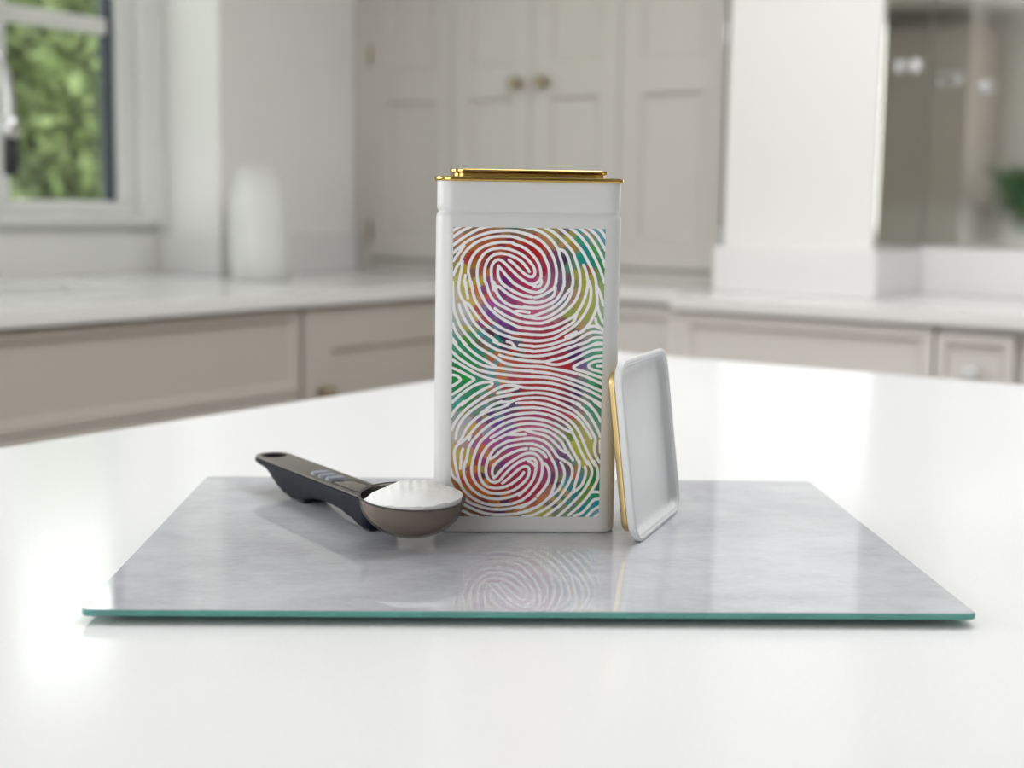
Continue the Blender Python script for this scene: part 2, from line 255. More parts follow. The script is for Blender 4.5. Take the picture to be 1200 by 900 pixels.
# ---------------------------------------------------------------------------
# THE FINGERPRINT LABEL: pale ridge lines and paint colours, measured on the label
# (each block: origin and scale of the square of the label it was measured on)
# ---------------------------------------------------------------------------
TILE = {'A': (525, 260, 12), 'B': (615, 260, 12), 'C': (525, 330, 12), 'D': (615, 330, 12),
        'E': (525, 400, 12), 'F': (615, 400, 12), 'G': (525, 470, 12), 'H': (615, 470, 12),
        'I': (525, 540, 12), 'J': (615, 540, 12), 'K': (570, 285, 15), 'L': (570, 520, 15),
        'M': (540, 270, 15), 'N': (570, 330, 15), 'O': (545, 510, 15)}
RIDGES = {
'A': """85 115 130 85 180 60
85 205 200 125 340 60
85 320 200 235 330 155 450 95 540 68 640 55
85 430 150 372 180 348
740 126 850 120 950 130 1080 162 1200 212
90 540 130 480 180 410 235 335
1200 318 1100 268 950 214 900 204
205 545 150 600 110 680 85 740
215 550 205 640 178 760 160 900
900 288 940 305
304 744 322 820 340 900
255 745 245 820 255 900
428 840 452 900""",
'B': """-80 62 0 72 150 105 260 150 360 225 440 320 490 410
490 410 505 480 540 600 560 700 565 800 565 900
490 390 560 410 620 500 655 620 682 740 692 830 685 900
300 85 420 150 520 235 610 330 690 430 730 540 770 660 790 780 790 900
490 85 600 170 690 260 760 340 830 430 890 540 950 660 1000 780 1020 900
840 610 872 690 890 780 905 900
650 90 760 170 850 270 930 390 1000 520 1060 650 1100 760 1130 860
790 95 900 180 990 300 1060 420 1110 530 1145 640
910 95 1020 190 1090 300 1145 400
1040 95 1100 150 1150 230
0 155 140 205 250 275 340 370 400 470 440 580 460 700 455 800 440 900
0 258 120 315 220 390 290 480""",
'C': """75 0 80 250 95 400 130 500 175 610 240 710 320 800 400 890
75 590 110 680 180 790 270 890
70 790 120 870
165 320 185 400 230 500 290 600 360 690 440 780 520 850 600 900
160 0 165 130 195 220 245 285 300 310
235 285 270 370 310 450 370 560 440 640 530 720 620 780 700 850
300 310 350 380 420 480 500 570 600 650 720 720 850 770 980 808 1200 830
255 0 270 120 290 225
335 0 360 150 390 250 450 350 520 450 600 540 700 610 820 680 950 720 1200 748
430 0 460 130 510 240 540 296""",
'D': """180 155 290 110
152 226 250 200 340 150 420 90 455 0
445 90 420 190 340 250 230 288 100 292 0 278
570 0 550 90 510 180 440 270 330 330 200 370 80 365 0 348
690 0 675 80 640 120 590 190 530 270 450 340 350 400 240 445 140 482 60 492
680 120 660 180 620 260 550 350 450 430 330 497 200 520 100 507 0 490
790 0 780 120 740 240 660 350 560 440 420 520 300 570 200 587 0 568
900 0 885 120 845 260 785 380 720 470 600 550 450 620 300 658 200 667 0 648
750 430 700 560 600 630 480 697 330 742 200 750 0 732
915 0 940 100 940 220 905 350 835 480 745 592 645 670 530 740 400 805 200 835 0 825
585 782 650 748 735 708
1015 0 1022 150 1030 300 1010 400 950 540 885 635 810 705 700 763 590 812 480 852 400 875
1015 60 1060 140 1095 260 1118 340
1030 330 1060 450 1112 585
1005 525 1020 590 1070 650 1105 680
880 650 940 632 1010 632 1080 668
700 848 760 815 820 778 900 732 980 710 1105 722
880 850 940 812 1010 790 1105 790
960 890 1030 865 1105 870""",
'E': """80 0 170 105 280 200 400 285 520 340 640 365 760 378 900 397 1050 410 1200 420
215 0 300 95 420 195 550 275 680 350
345 0 460 95 580 165 690 230 780 290 900 325 1050 343 1200 350
500 0 600 65 700 115 800 142 920 172 1080 200 1200 206
732 190 830 225 960 250 1080 268 1200 277
650 0 740 40 850 75 930 95 1030 115 1200 135
840 0 900 20 950 75
1015 50 1100 58 1200 66
65 140 160 230 280 310 420 390 560 430 700 452 900 476 1080 491 1200 497
65 250 160 310 280 380 400 450 520 500 650 535 800 560 950 573 1200 576
65 370 160 410 260 460 345 508 375 530 340 560 250 620 150 690 65 742
65 465 125 480 180 528 145 572 65 625
65 850 150 770 260 690 370 620 480 580 580 568 632 582 610 618 520 665 400 735 290 815 200 890
1200 655 1080 648 960 620 860 615 760 632 660 680 540 750 420 830 330 900
700 725 800 703 900 682 990 655
1200 722 1080 730 950 742 820 762 700 785 600 815 500 860 440 900
1200 793 1080 797 960 817 890 845 760 850 650 880
880 850 850 890
970 867 1080 862 1200 860""",
'F': """100 68 150 72 280 60 400 35 480 12
100 137 150 140 300 122 450 85 580 40 700 8
100 206 150 208 320 190 480 150 620 100 760 50 880 12
100 277 150 280 300 285 420 255 560 220 700 160 820 110 940 62 1040 42 1100 40
280 288 340 312 420 327 520 320 640 280 760 225 880 160 980 125 1100 115
1100 205 1000 215 900 255 800 300 715 345 695 368 740 400 850 430 960 470 1095 518
1100 275 1000 285 920 322 908 358 950 395 1020 415 1095 438
1030 350 1100 350
100 350 150 350 280 362 400 385 540 410 680 440 820 480 960 540 1095 602
100 425 150 427 300 440 450 470 600 510 750 560 900 620 1000 665 1095 705
100 497 200 500 380 515 520 550 660 595 800 650 940 710 1095 795
100 575 200 575 380 590 540 630 700 690 840 750 970 820 1095 885
100 655 200 655 380 675 540 715 680 765 820 830 920 890
100 722 180 720 340 740 500 785 640 830 780 890
100 793 150 790 300 800 440 840 560 885
100 862 150 860 280 875 380 900""",
'G': """230 0 150 70 90 140 50 210
390 5 280 90 180 190 100 300 55 400
560 0 450 55 340 130 240 220 170 320 125 430 115 525
760 0 650 45 560 100 470 170
860 45 760 85 640 118 540 152 430 215 320 310 250 410 200 510 150 580
1200 88 1050 92 930 105 800 145 660 195 540 250 430 330 340 430 270 510 200 570 130 620 95 700 95 820
212 665 190 750 185 850
1200 163 1050 172 900 197 760 245 620 310 500 400 420 480 350 560 300 650 280 740 258 850
320 470 300 540
1200 240 1050 243 920 267 780 320 650 400 540 490 460 570 410 660 370 770 350 850
605 513 700 460 820 390 950 340 1080 315 1200 312
1200 388 1080 390 950 420 830 467 740 512 656 560
850 468 1000 470 1088 463
1200 520 1050 527 960 540
1200 596 1040 603 960 614""",
'H': """90 18 150 20 280 42 420 82 560 132 690 195 790 285 870 400 925 495 940 525
440 0 560 50 690 120 800 215 890 330 960 450 998 540 985 620 985 700 1010 780 1055 860
660 0 780 70 890 170 970 290 1030 410 1065 500
840 0 950 90 1030 200 1075 290
980 0 1075 80
100 88 150 90 300 112 440 157 560 217 660 292 730 372 790 480 840 600 890 720 950 830 990 900
100 162 180 165 330 192 470 247 580 312 650 385 690 470 740 570 780 680 830 780 885 880
100 240 160 245 310 272 450 327 570 397 660 440
100 313 150 315 300 342 430 402 540 477 610 560 660 660 720 770 772 870
100 386 220 396 350 432 450 502 530 582 580 680 640 770 680 825
0 395 60 420 140 445 270 477 370 532 450 612 530 690 580 720
-50 465 15 462
0 518 130 520 260 555 350 620 420 710 470 780 560 832
0 595 120 602 240 642 320 702 370 782 405 850
1062 560 1066 720""",
'I': """95 -20 115 80 130 160 165 290 210 380 280 460 370 530 500 590 620 615 760 615 900 598 1050 547
40 110 60 190 110 250 155 290
20 640 100 690 215 700 330 755 420 772
50 480 160 570 290 640 400 690 520 730 650 750 800 750 950 740 1100 703 1200 660
40 305 90 390 150 450 220 508 310 580 430 630 560 665 700 680 850 670 1000 640 1110 600
185 0 180 60 175 105
250 0 226 100 226 180 260 280 320 370 410 450 520 505 650 530 780 525 920 490 1050 430
350 0 335 100 345 200 390 300 470 380 570 437 640 452
544 350 570 362""",
'J': """-28 432 0 412
50 480 -30 545
150 530 30 612 -60 655
405 0 440 90 452 200 432 310 390 420 340 510 230 610 100 680 0 712 -80 725
510 20 550 100 562 200 530 310 470 410 400 470 340 520
555 -10 640 50 672 130 660 220 610 330 550 430 460 540 340 640 200 720 80 768 -20 775
772 0 770 100 742 220 710 330 680 420 600 520 500 620 390 700 280 775
850 85 862 150 842 250 792 350 690 440
880 0 940 100 942 200 890 320 820 430 720 540 620 640 520 730 460 780
975 0 1020 100 1032 220 1000 320 940 420 870 520 780 620 690 700 620 758
940 438 1000 433 1050 440
1050 530 970 550 890 640 800 730 690 770
1045 640 960 690 870 778
1045 745 985 780""",
'K': """260 175 400 200 540 260 640 330 720 420 772 500
270 80 420 105 560 160 680 230 780 330 850 430 868 520 838 585 780 588 700 550 600 460 500 362 412 292
500 15 640 62 760 142 880 270 950 400 975 540 960 640 890 702 820 728
965 620 985 690 940 757 880 765 820 730
145 820 105 620 102 430 140 340 210 290 280 302 360 370 460 470 560 570 660 650 760 710 820 728
150 770 190 860 220 920
150 740 250 772 330 840 400 900
880 60 990 160 1060 290 1110 430 1118 600 1090 720 1010 830 900 868 780 850 640 790 500 700 380 580 300 480 230 400
228 395 215 520 240 620 310 720 420 800 530 870 640 910""",
'L': """10 740 60 758 170 775 300 760 420 715 540 630 620 560 662 498
288 688 370 622 450 552 540 472 620 415 700 392 752 430 755 520 710 620 620 712 520 787 400 840 250 868 100 862 20 840
130 590 105 500 130 390 200 310 330 220 480 145 620 95 715 80
785 82 900 100 1000 160 1060 230
140 592 185 555 260 462 380 352 520 255 660 180 780 160 870 180 940 245 985 330 987 460 960 600 880 740 780 860 740 905
155 676 235 640 310 555 420 438 540 340 640 285 750 258 840 262 885 340 872 460 840 590 760 720 640 842 580 900
740 290 830 345 862 380
985 330 1040 350 1095 440 1112 560 1080 680 1000 800 900 910""",
'M': """0 285 100 205 230 130 380 70 530 30 700 8
15 560 30 480 90 380 180 285 300 200 440 145 600 110 760 100 900 105
155 780 145 700 165 590 220 460 310 350 420 280 560 230 720 205 900 210
310 900 300 780 305 660 330 560 390 450 470 370 580 325 720 305
440 900 430 780 440 660 470 560 530 475 620 420 728 402""",
'N': """0 370 80 470 170 560 290 650 420 720 560 790 740 825 850 832
162 468 260 540 380 610 520 670 700 720 850 732
0 0 20 60 60 190 130 310 230 400 350 460 470 525 580 580 700 610 800 606
490 528 560 518 650 522 765 545
140 0 180 90 195 180 250 275 340 362 450 420 600 450 750 463 850 466
180 80 240 92 320 160 430 240 560 300 700 345 850 358
290 30 400 110 520 180 650 240 815 276
480 20 600 90 750 160 900 195""",
'O': """520 88 420 170 350 260 290 370 260 480 250 600 265 720 320 830 375 885
900 75 760 102 620 170 530 230 460 320 410 420 380 520 370 620 390 720 450 800 530 828
900 167 760 200 640 270 540 360 450 410"""}
COLOURS = {
'A': """120 140 175 140 130,350 130 130 110 90,300 260 165 110 70,450 180 150 85 70,720 90 165 130 95,900 90 95 115 110,680 175 100 50 60,830 160 145 115 85,1050 195 120 95 80,560 200 165 90 60,300 340 170 115 60,180 480 165 120 80,110 610 150 140 80,120 440 125 110 95,270 540 160 60 70,330 470 155 60 45,700 245 170 85 50,890 250 120 30 50,1040 280 165 75 50,1150 330 150 35 45,640 340 175 95 50,770 330 120 35 55,480 480 165 75 50,370 620 150 110 50,360 700 130 90 80,470 650 160 80 70,480 830 175 165 80,250 650 175 155 60,240 900 185 180 105,120 850 185 180 120,850 330 165 75 45,1000 370 140 30 55,750 410 165 90 60,600 440 120 35 40,900 430 150 40 45,580 600 110 35 45,570 700 180 110 65,590 830 140 70 120,680 700 140 45 65,760 490 160 70 50,800 520 120 30 80,720 570 130 35 60,840 690 145 35 70,960 590 140 30 50,1100 660 150 35 55,830 820 95 35 110,1000 850 150 50 90,700 840 165 90 110""",
'B': """50 310 150 25 50,150 420 160 35 45,100 240 165 70 45,220 320 170 45 40,190 440 170 40 40,60 130 130 110 95,260 240 175 120 85,400 350 170 120 95,440 430 105 70 100,300 440 155 70 70,350 500 140 60 85,400 640 120 65 95,400 780 140 85 110,300 800 165 100 120,290 680 150 45 70,190 720 160 60 95,100 830 165 65 110,490 600 80 60 90,520 780 115 95 120,580 530 50 35 70,630 660 80 130 110,620 800 100 80 95,330 160 165 150 95,400 220 175 155 90,480 260 130 130 95,540 320 175 140 105,600 400 100 110 105,650 500 75 110 95,700 600 90 130 110,740 760 165 160 75,740 850 135 130 90,450 110 150 135 90,620 260 170 160 80,720 370 165 125 70,790 480 45 140 125,830 560 40 135 130,830 700 160 155 80,910 690 150 85 50,950 800 165 155 90,580 110 110 90 110,680 180 150 145 80,770 260 60 145 115,870 400 40 130 130,980 570 35 130 110,1060 800 115 145 100,780 130 70 150 145,880 240 80 150 140,990 400 75 150 75,1080 600 50 130 75,860 120 180 130 105,960 210 150 140 110,1060 350 95 150 120,1110 450 95 145 110,990 130 100 150 165,1090 240 90 150 165,1110 120 115 150 165""",
'C': """110 150 195 180 165,210 120 185 175 120,400 110 185 110 75,440 210 190 140 110,520 120 130 70 110,560 210 180 95 80,610 290 165 80 150,660 180 180 100 110,760 170 110 55 110,900 160 150 60 100,850 30 110 35 100,1050 60 160 50 85,800 290 150 80 140,900 290 140 65 110,1080 370 175 90 120,840 420 150 65 125,1080 300 165 80 110,340 260 200 175 110,440 400 165 75 80,520 380 130 120 150,600 460 115 70 140,780 580 105 45 130,930 660 95 40 110,1100 700 155 65 85,700 430 130 110 140,830 530 130 120 125,980 580 160 70 80,1120 620 165 70 90,1080 540 165 70 105,550 560 165 75 80,700 660 105 130 145,830 720 90 70 110,960 760 165 90 60,1120 790 160 55 50,370 500 195 175 110,440 590 120 75 110,600 710 75 35 50,780 780 35 20 85,900 820 75 45 80,980 860 85 75 100,240 400 190 190 190,290 550 165 170 190,370 650 140 150 110,470 740 75 140 145,580 830 70 130 130,190 480 190 190 170,240 660 175 170 90,330 740 80 140 100,450 850 95 90 75,110 530 165 180 175,180 700 155 160 155,250 820 70 135 50,330 880 45 120 70,120 800 90 150 135,200 880 50 135 100,720 830 50 130 110,850 870 110 45 50,1150 860 150 40 40""",
'D': """50 40 160 40 80,150 110 175 85 120,220 50 170 120 135,300 60 170 110 130,400 60 150 95 115,380 170 110 105 115,500 80 100 80 110,450 180 165 110 130,600 90 110 95 95,500 280 115 105 140,570 280 110 120 120,150 330 180 110 140,300 290 175 120 145,130 420 195 95 130,350 380 165 140 145,250 480 180 110 135,450 420 150 130 130,560 350 150 140 120,650 300 165 130 115,720 150 165 140 110,640 450 150 160 90,760 320 160 160 90,840 60 170 170 80,880 300 170 175 100,980 150 165 170 85,940 400 165 165 100,820 450 165 165 90,740 570 150 140 90,600 600 125 60 70,400 540 165 110 120,200 550 180 80 120,150 630 160 65 90,400 600 150 65 85,130 710 145 60 85,400 680 150 55 70,650 650 130 80 70,820 650 175 150 120,550 800 160 35 50,300 790 150 40 55,150 870 145 35 35,500 880 150 30 60,750 760 100 70 65,880 700 150 150 130,960 670 135 155 135,1080 680 130 150 140,900 770 150 150 140,1000 750 120 150 135,730 880 70 45 90,950 840 90 150 130,970 580 150 165 110,1060 560 130 160 120,1090 380 150 170 140,1080 100 150 165 110""",
'E': """130 130 70 150 115,330 260 40 130 75,130 220 40 130 75,300 350 35 130 75,150 340 30 120 65,110 540 35 130 70,260 520 40 150 65,430 520 60 140 110,560 530 100 150 120,150 650 40 130 80,280 590 35 125 75,400 200 40 130 90,520 280 50 130 105,600 320 130 110 105,440 120 50 125 110,560 80 130 100 80,520 20 110 90 80,640 130 50 130 105,690 170 185 110 70,640 240 180 100 65,700 280 80 140 150,760 330 190 110 65,840 340 110 150 140,930 365 185 85 70,1100 385 160 50 60,700 50 60 100 110,820 95 50 50 70,940 130 160 40 50,1040 150 90 70 50,1150 165 150 40 45,870 195 180 110 80,960 210 60 70 80,1080 230 150 60 50,850 265 180 90 70,980 290 175 70 60,1150 300 150 45 50,600 380 80 140 150,720 400 180 120 90,900 430 165 120 130,1080 455 155 70 85,500 430 120 100 90,620 465 80 130 150,740 485 180 120 90,920 510 165 60 75,1000 520 180 90 80,1130 530 165 45 60,700 590 90 150 160,780 580 200 130 80,980 600 165 45 60,1150 615 150 40 45,560 600 60 130 100,400 650 40 125 90,250 760 60 140 110,480 700 90 150 130,620 640 180 110 90,720 680 100 160 150,830 655 170 60 65,910 650 70 90 80,690 720 180 120 80,860 715 180 60 90,960 700 80 50 80,1100 690 160 45 55,760 740 80 160 150,560 790 130 100 80,640 770 100 130 120,440 840 120 110 100,780 810 80 40 80,860 800 60 120 110,930 790 170 60 50,1100 760 160 70 60,300 840 60 130 80,130 850 90 160 150,930 870 85 60 100,1050 830 160 50 55""",
'F': """150 30 150 45 35,100 100 165 40 45,300 90 150 35 55,480 60 140 30 60,150 170 160 50 50,350 150 145 35 60,620 90 110 30 80,740 40 110 70 95,150 240 155 50 50,330 220 150 35 55,560 170 140 25 60,720 120 85 35 90,850 60 130 120 130,1000 20 100 165 135,900 110 100 150 135,680 230 60 15 85,780 190 65 20 100,480 285 155 40 50,400 350 150 40 50,600 350 170 35 50,660 300 130 20 70,780 260 70 20 90,900 210 100 140 130,1050 165 85 155 120,820 350 110 95 140,950 260 85 155 120,1000 330 60 150 110,1050 390 50 140 95,900 400 140 145 140,1000 460 70 150 110,800 430 130 110 110,1020 530 60 140 100,150 390 170 70 50,300 415 175 85 60,550 450 165 70 85,700 490 130 80 100,800 510 120 130 125,950 560 75 150 110,1060 640 40 110 70,200 460 150 55 65,500 510 140 35 60,640 550 110 30 70,780 590 70 75 115,880 640 90 140 130,1000 700 70 145 100,150 530 170 60 50,450 560 155 50 50,640 620 120 25 60,740 660 50 20 75,850 710 95 110 120,1000 790 70 130 105,150 620 170 45 50,450 660 160 50 60,600 700 110 20 65,740 750 60 20 80,850 810 110 130 120,1000 880 85 120 100,200 690 150 60 50,450 730 150 45 60,680 800 110 30 70,780 850 130 110 115,150 760 150 40 60,400 790 145 30 70,600 870 130 40 75""",
'G': """110 70 70 150 130,230 50 60 130 80,110 200 150 165 160,380 60 90 110 80,250 160 150 150 110,140 330 180 180 170,90 450 200 190 180,540 70 100 140 140,400 140 110 140 130,270 290 170 175 185,170 430 190 190 185,700 60 70 90 80,930 50 80 75 110,800 105 75 60 100,600 155 80 40 100,510 200 150 150 100,430 250 120 90 130,330 340 205 175 100,260 460 190 160 120,900 150 100 60 90,700 215 100 130 150,600 260 110 60 120,450 360 175 110 110,390 440 180 130 110,860 240 110 50 100,720 300 85 50 130,550 420 150 150 170,440 530 165 95 120,370 620 150 100 140,340 700 190 140 110,300 830 190 175 60,850 335 110 110 130,720 390 140 90 150,600 470 175 80 140,560 570 165 85 140,490 660 190 110 80,440 780 150 70 110,400 860 160 60 70,800 450 110 60 130,900 390 120 70 140,1080 360 170 80 110,1020 440 190 95 110,820 530 150 80 140,650 620 170 80 130,560 740 190 120 90,510 860 150 60 110,760 660 110 80 120,650 750 110 60 90,850 630 150 70 130,1050 560 165 95 115,780 750 165 75 100,640 850 190 120 80,1000 650 165 80 110,240 600 180 150 150,240 700 180 165 90,140 750 195 175 110,220 830 190 150 120,60 850 190 150 120,1100 125 165 60 60,1100 205 165 60 90,1050 290 165 70 90""",
'H': """150 60 160 40 50,350 85 150 30 60,560 170 165 70 85,660 210 185 80 90,740 290 150 140 90,830 400 170 170 110,900 540 180 175 110,400 25 140 30 50,650 120 115 40 50,780 210 150 130 120,880 330 150 160 140,620 20 90 30 70,760 110 130 110 120,900 230 130 150 140,1000 400 120 150 130,900 110 80 150 120,1000 200 70 140 110,1000 40 60 120 90,150 130 150 35 80,400 180 140 35 70,560 260 120 50 60,660 330 130 130 90,740 470 150 160 80,820 640 165 165 90,150 210 170 50 110,350 240 150 60 90,500 300 120 90 100,620 390 110 110 90,150 280 165 80 120,350 330 160 90 110,520 420 150 130 120,640 500 110 130 75,700 600 180 180 90,750 700 170 180 60,150 350 180 90 130,350 410 155 110 130,500 500 150 150 120,570 590 110 125 110,640 720 150 140 120,200 425 185 120 140,420 530 160 120 140,520 640 130 110 150,100 480 185 110 140,300 530 170 115 130,430 620 150 140 130,500 710 110 80 115,580 780 100 80 110,150 570 180 110 140,330 660 165 100 130,400 770 150 90 110,440 850 90 75 100,150 640 180 110 130,280 720 130 110 130,100 700 180 110 140,250 760 165 110 130,340 860 150 60 100,700 830 110 140 120,780 800 165 160 80,950 650 175 175 90,1030 650 150 140 110,1040 860 110 120 60""",
'I': """300 130 150 75 80,290 230 190 95 60,350 370 185 95 45,390 120 190 120 60,400 210 150 60 90,450 400 180 90 55,490 120 170 140 70,500 210 75 25 75,540 290 190 120 50,640 345 175 35 40,590 120 160 50 80,650 260 140 50 50,680 130 90 70 70,740 80 110 50 120,760 190 160 40 80,900 60 150 45 95,1000 90 165 50 100,850 270 150 35 60,1050 150 145 35 70,1000 210 150 35 65,600 410 170 60 45,760 400 150 30 50,900 340 150 35 60,1090 250 155 40 70,540 460 200 110 50,690 490 90 40 30,800 480 190 110 60,950 440 120 30 60,1100 380 160 35 60,640 560 170 100 50,800 565 80 30 70,950 540 150 50 60,1100 480 165 35 55,500 530 130 60 50,560 630 80 40 75,700 640 190 130 80,880 625 130 95 70,1050 570 165 60 60,420 590 150 80 60,720 710 50 30 80,560 690 110 55 70,1000 680 185 120 80,1150 630 170 110 90,400 650 110 70 60,300 690 120 90 70,1050 745 110 130 110,1150 725 190 165 90,180 150 200 140 60,210 260 180 80 60,290 400 190 110 60,130 370 165 120 80,80 300 160 110 80,90 150 200 160 110,150 50 190 160 80""",
'J': """200 60 180 90 120,190 200 150 50 80,100 330 160 40 70,290 170 150 60 110,280 280 150 75 100,200 400 155 45 70,60 540 160 40 75,390 100 140 90 110,390 220 110 60 90,340 400 165 110 100,240 510 180 120 90,100 620 165 90 80,490 120 140 80 110,480 240 120 120 90,465 320 60 30 80,430 400 150 140 120,600 60 90 80 80,610 180 100 90 110,590 250 60 140 150,560 330 100 160 150,510 400 180 165 100,440 470 80 110 110,390 530 180 150 100,320 590 110 100 110,240 660 180 165 100,100 730 175 155 100,720 100 165 120 90,700 220 185 95 75,680 300 80 120 110,640 400 30 130 130,600 480 170 140 110,540 540 70 120 110,500 590 180 165 90,430 620 80 80 110,340 700 175 165 100,230 750 170 165 80,810 150 90 130 110,790 240 90 130 150,740 350 50 120 90,880 150 130 130 70,870 270 70 140 40,800 400 40 120 80,720 500 25 120 120,640 600 40 130 135,560 660 130 140 110,460 740 120 130 110,840 30 190 180 90,990 160 50 120 50,960 280 40 120 50,910 380 120 140 60,850 490 100 140 50,770 570 130 140 80,660 680 110 130 110,1020 380 20 110 80,1000 480 40 140 100,900 560 50 140 110,820 650 40 130 135,1010 590 50 140 160,920 660 60 140 150,1000 720 120 160 180,1030 60 110 120 50"""}
LABEL_CORNERS = [(532.3, 265.2), (711.0, 268.9), (528.0, 604.3), (701.8, 605.3)]   # top left, top right, bottom left, bottom right

def homography(src, dst):
    M, b = [], []
    for (x, y), (X, Y) in zip(src, dst):
        M.append([x, y, 1, 0, 0, 0, -X*x, -X*y]); b.append(X)
        M.append([0, 0, 0, x, y, 1, -Y*x, -Y*y]); b.append(Y)
    return np.append(np.linalg.solve(np.array(M), np.array(b)), 1).reshape(3, 3)

def spline(P, step=0.3):
    """Catmull-Rom through the measured points, sampled about every `step`."""
    P = np.vstack([2*P[0]-P[1], P, 2*P[-1]-P[-2]]); out = []
    for i in range(1, len(P)-2):
        p0, p1, p2, p3 = P[i-1:i+3]
        n = max(2, int(np.linalg.norm(p2-p1)/step))
        t = np.linspace(0, 1, n, endpoint=False)[:, None]
        out.append(0.5*((2*p1) + (-p0+p2)*t + (2*p0-5*p1+4*p2-p3)*t*t + (-p0+3*p1-3*p2+p3)*t**3))
    out.append(P[-2][None]); return np.vstack(out)

def make_label(width, height, cell=0.55):
    """Grid over the label: distance to the nearest ridge line and paint colour, per vertex."""
    W, H = 180.0, 348.0                       # label units, about one per 0.45 mm
    Hm = homography(LABEL_CORNERS, [(0, 0), (W, 0), (0, H), (W, H)])
    def to_label(tile, xy):
        ox, oy, s = TILE[tile]
        q = np.c_[ox+xy[:, 0]/s, oy+xy[:, 1]/s, np.ones(len(xy))] @ Hm.T
        return q[:, :2]/q[:, 2:]
    nx, ny = int(W/cell)+1, int(H/cell)+1
    gx, gy = np.linspace(0, W, nx), np.linspace(0, H, ny)
    dx, dy = gx[1], gy[1]
    D = np.full((ny, nx), 9.0)
    R = 5
    for tile, text in RIDGES.items():
        for line in text.splitlines():
            P = np.array(line.split(), float).reshape(-1, 2)
            for x, y in spline(to_label(tile, P)):
                i0, i1 = max(0, int((x-R)/dx)), min(nx, int((x+R)/dx)+2)
                j0, j1 = max(0, int((y-R)/dy)), min(ny, int((y+R)/dy)+2)
                if i0 >= i1 or j0 >= j1: continue
                d = np.hypot(gx[None, i0:i1]-x, gy[j0:j1, None]-y)
                np.minimum(D[j0:j1, i0:i1], d, out=D[j0:j1, i0:i1])
    pts, cols = [], []
    for tile, text in COLOURS.items():
        a = np.array([[float(v) for v in it.split()] for it in text.split(',')])
        pts.append(to_label(tile, a[:, :2])); cols.append(a[:, 2:])
    pts, cols = np.vstack(pts), np.vstack(cols)/255.0
    lin = (cols*LABEL_GAIN)**2.2
    lum = lin @ np.array([.3, .59, .11])
    lin = np.clip(lum[:, None] + (lin-lum[:, None])*LABEL_SAT, 0.002, 1)
    X, Y = np.meshgrid(gx, gy)
    rng = np.random.RandomState(4)
    # the paint is laid down in small dabs: look the colour up at a slightly jittered place
    jx, jy = rng.normal(0, 1.2, (ny//4+2, nx//4+2)), rng.normal(0, 1.2, (ny//4+2, nx//4+2))
    ji, jj = np.minimum(np.arange(nx)//4, nx//4+1), np.minimum(np.arange(ny)//4, ny//4+1)
    X2, Y2 = X+jx[np.ix_(jj, ji)], Y+jy[np.ix_(jj, ji)]
    C = np.zeros((ny, nx, 3))
    for j in range(ny):
        d2 = (X2[j][:, None]-pts[None, :, 0])**2 + (Y2[j][:, None]-pts[None, :, 1])**2
        w = 1/(d2+1.5)**3
        C[j] = (w @ lin)/w.sum(1, keepdims=True)
    return gx/W, gy/H, D, C
def build_label_mesh(width, height):
    """Mesh in the xz plane, bottom centre at the origin, front towards -y."""
    sx, sy, D, C = make_label(width, height)
    nx, ny = len(sx), len(sy)
    X, Z = np.meshgrid((sx-0.5)*width, (1-sy)*height)
    co = np.zeros((ny*nx, 3), np.float32); co[:, 0] = X.ravel(); co[:, 2] = Z.ravel()
    i = np.arange((ny-1)*(nx-1)); r, c = i//(nx-1), i % (nx-1)
    a = r*nx+c
    f = np.stack([a, a+nx, a+nx+1, a+1], 1)
    me = bpy.data.meshes.new('label_print')
    me.from_pydata(co.tolist(), [], f.tolist())
    me.attributes.new('ridge_distance', 'FLOAT', 'POINT').data.foreach_set('value', D.ravel().astype(np.float32))
    ca = me.attributes.new('paint', 'FLOAT_COLOR', 'POINT')
    ca.data.foreach_set('color', np.concatenate([C.reshape(-1, 3), np.ones((ny*nx, 1))], 1).ravel().astype(np.float32))
    me.update(); return me
# ------------------------------------------------------------------ room shell
def zz(z): return Z0+z
CEIL = 2.42
struct(box_obj('floor', (-3, 3.4, -3, 2.6, -0.05, 0), 'floor'))
bm = bmesh.new()                                       # ceiling with the rooflight opening over the island
for d in ((-3.1, 1.1, -3.1, 2.9), (2.4, 3.5, -3.1, 2.9), (1.1, 2.4, -3.1, -0.4), (1.1, 2.4, 1.1, 2.9)):
    add_box(bm, d[0], d[1], d[2], d[3], CEIL, CEIL+0.15)
struct(bm_obj('ceiling', bm, 'ceiling'))
bm = bmesh.new()                                       # window wall, with the deep window recess
WU0, WU1, WTOP = 0.9, 2.53, 1.99
add_box(bm, -3.1, -1.75, 2.6, 2.9, 0, CEIL); add_box(bm, .45, WU0, 2.6, 2.9, 0, CEIL); add_box(bm, -1.75, .45, 2.6, 2.9, 0, .95); add_box(bm, -1.75, .45, 2.6, 2.9, 2.15, CEIL); add_box(bm, WU1, 3.5, 2.6, 2.9, 0, CEIL)
add_box(bm, WU0, WU1, 2.6, 2.9, WTOP, CEIL); add_box(bm, WU0, WU1, 2.6, 2.9, 0, zz(-.031))
add_box(bm, WU0, WU1, 2.845, 2.9, zz(-.031), zz(.128))
struct(bm_obj('wall_left', bm, 'wall'))
struct(box_obj('wall_right', (3.4, 3.5, -3.1, 2.6, 0, CEIL), 'wall'))
bm = bmesh.new()                                       # wall behind the camera with its garden door opening
add_box(bm, -3.1, -3, -3.1, -.3, 0, CEIL); add_box(bm, -3.1, -3, 1.8, 2.6, 0, CEIL); add_box(bm, -3.1, -3, -.3, 1.8, 2.32, CEIL); add_box(bm, -3.1, -3, -.3, 1.8, 0, 0.36)
struct(bm_obj('wall_back', bm, 'wall'))
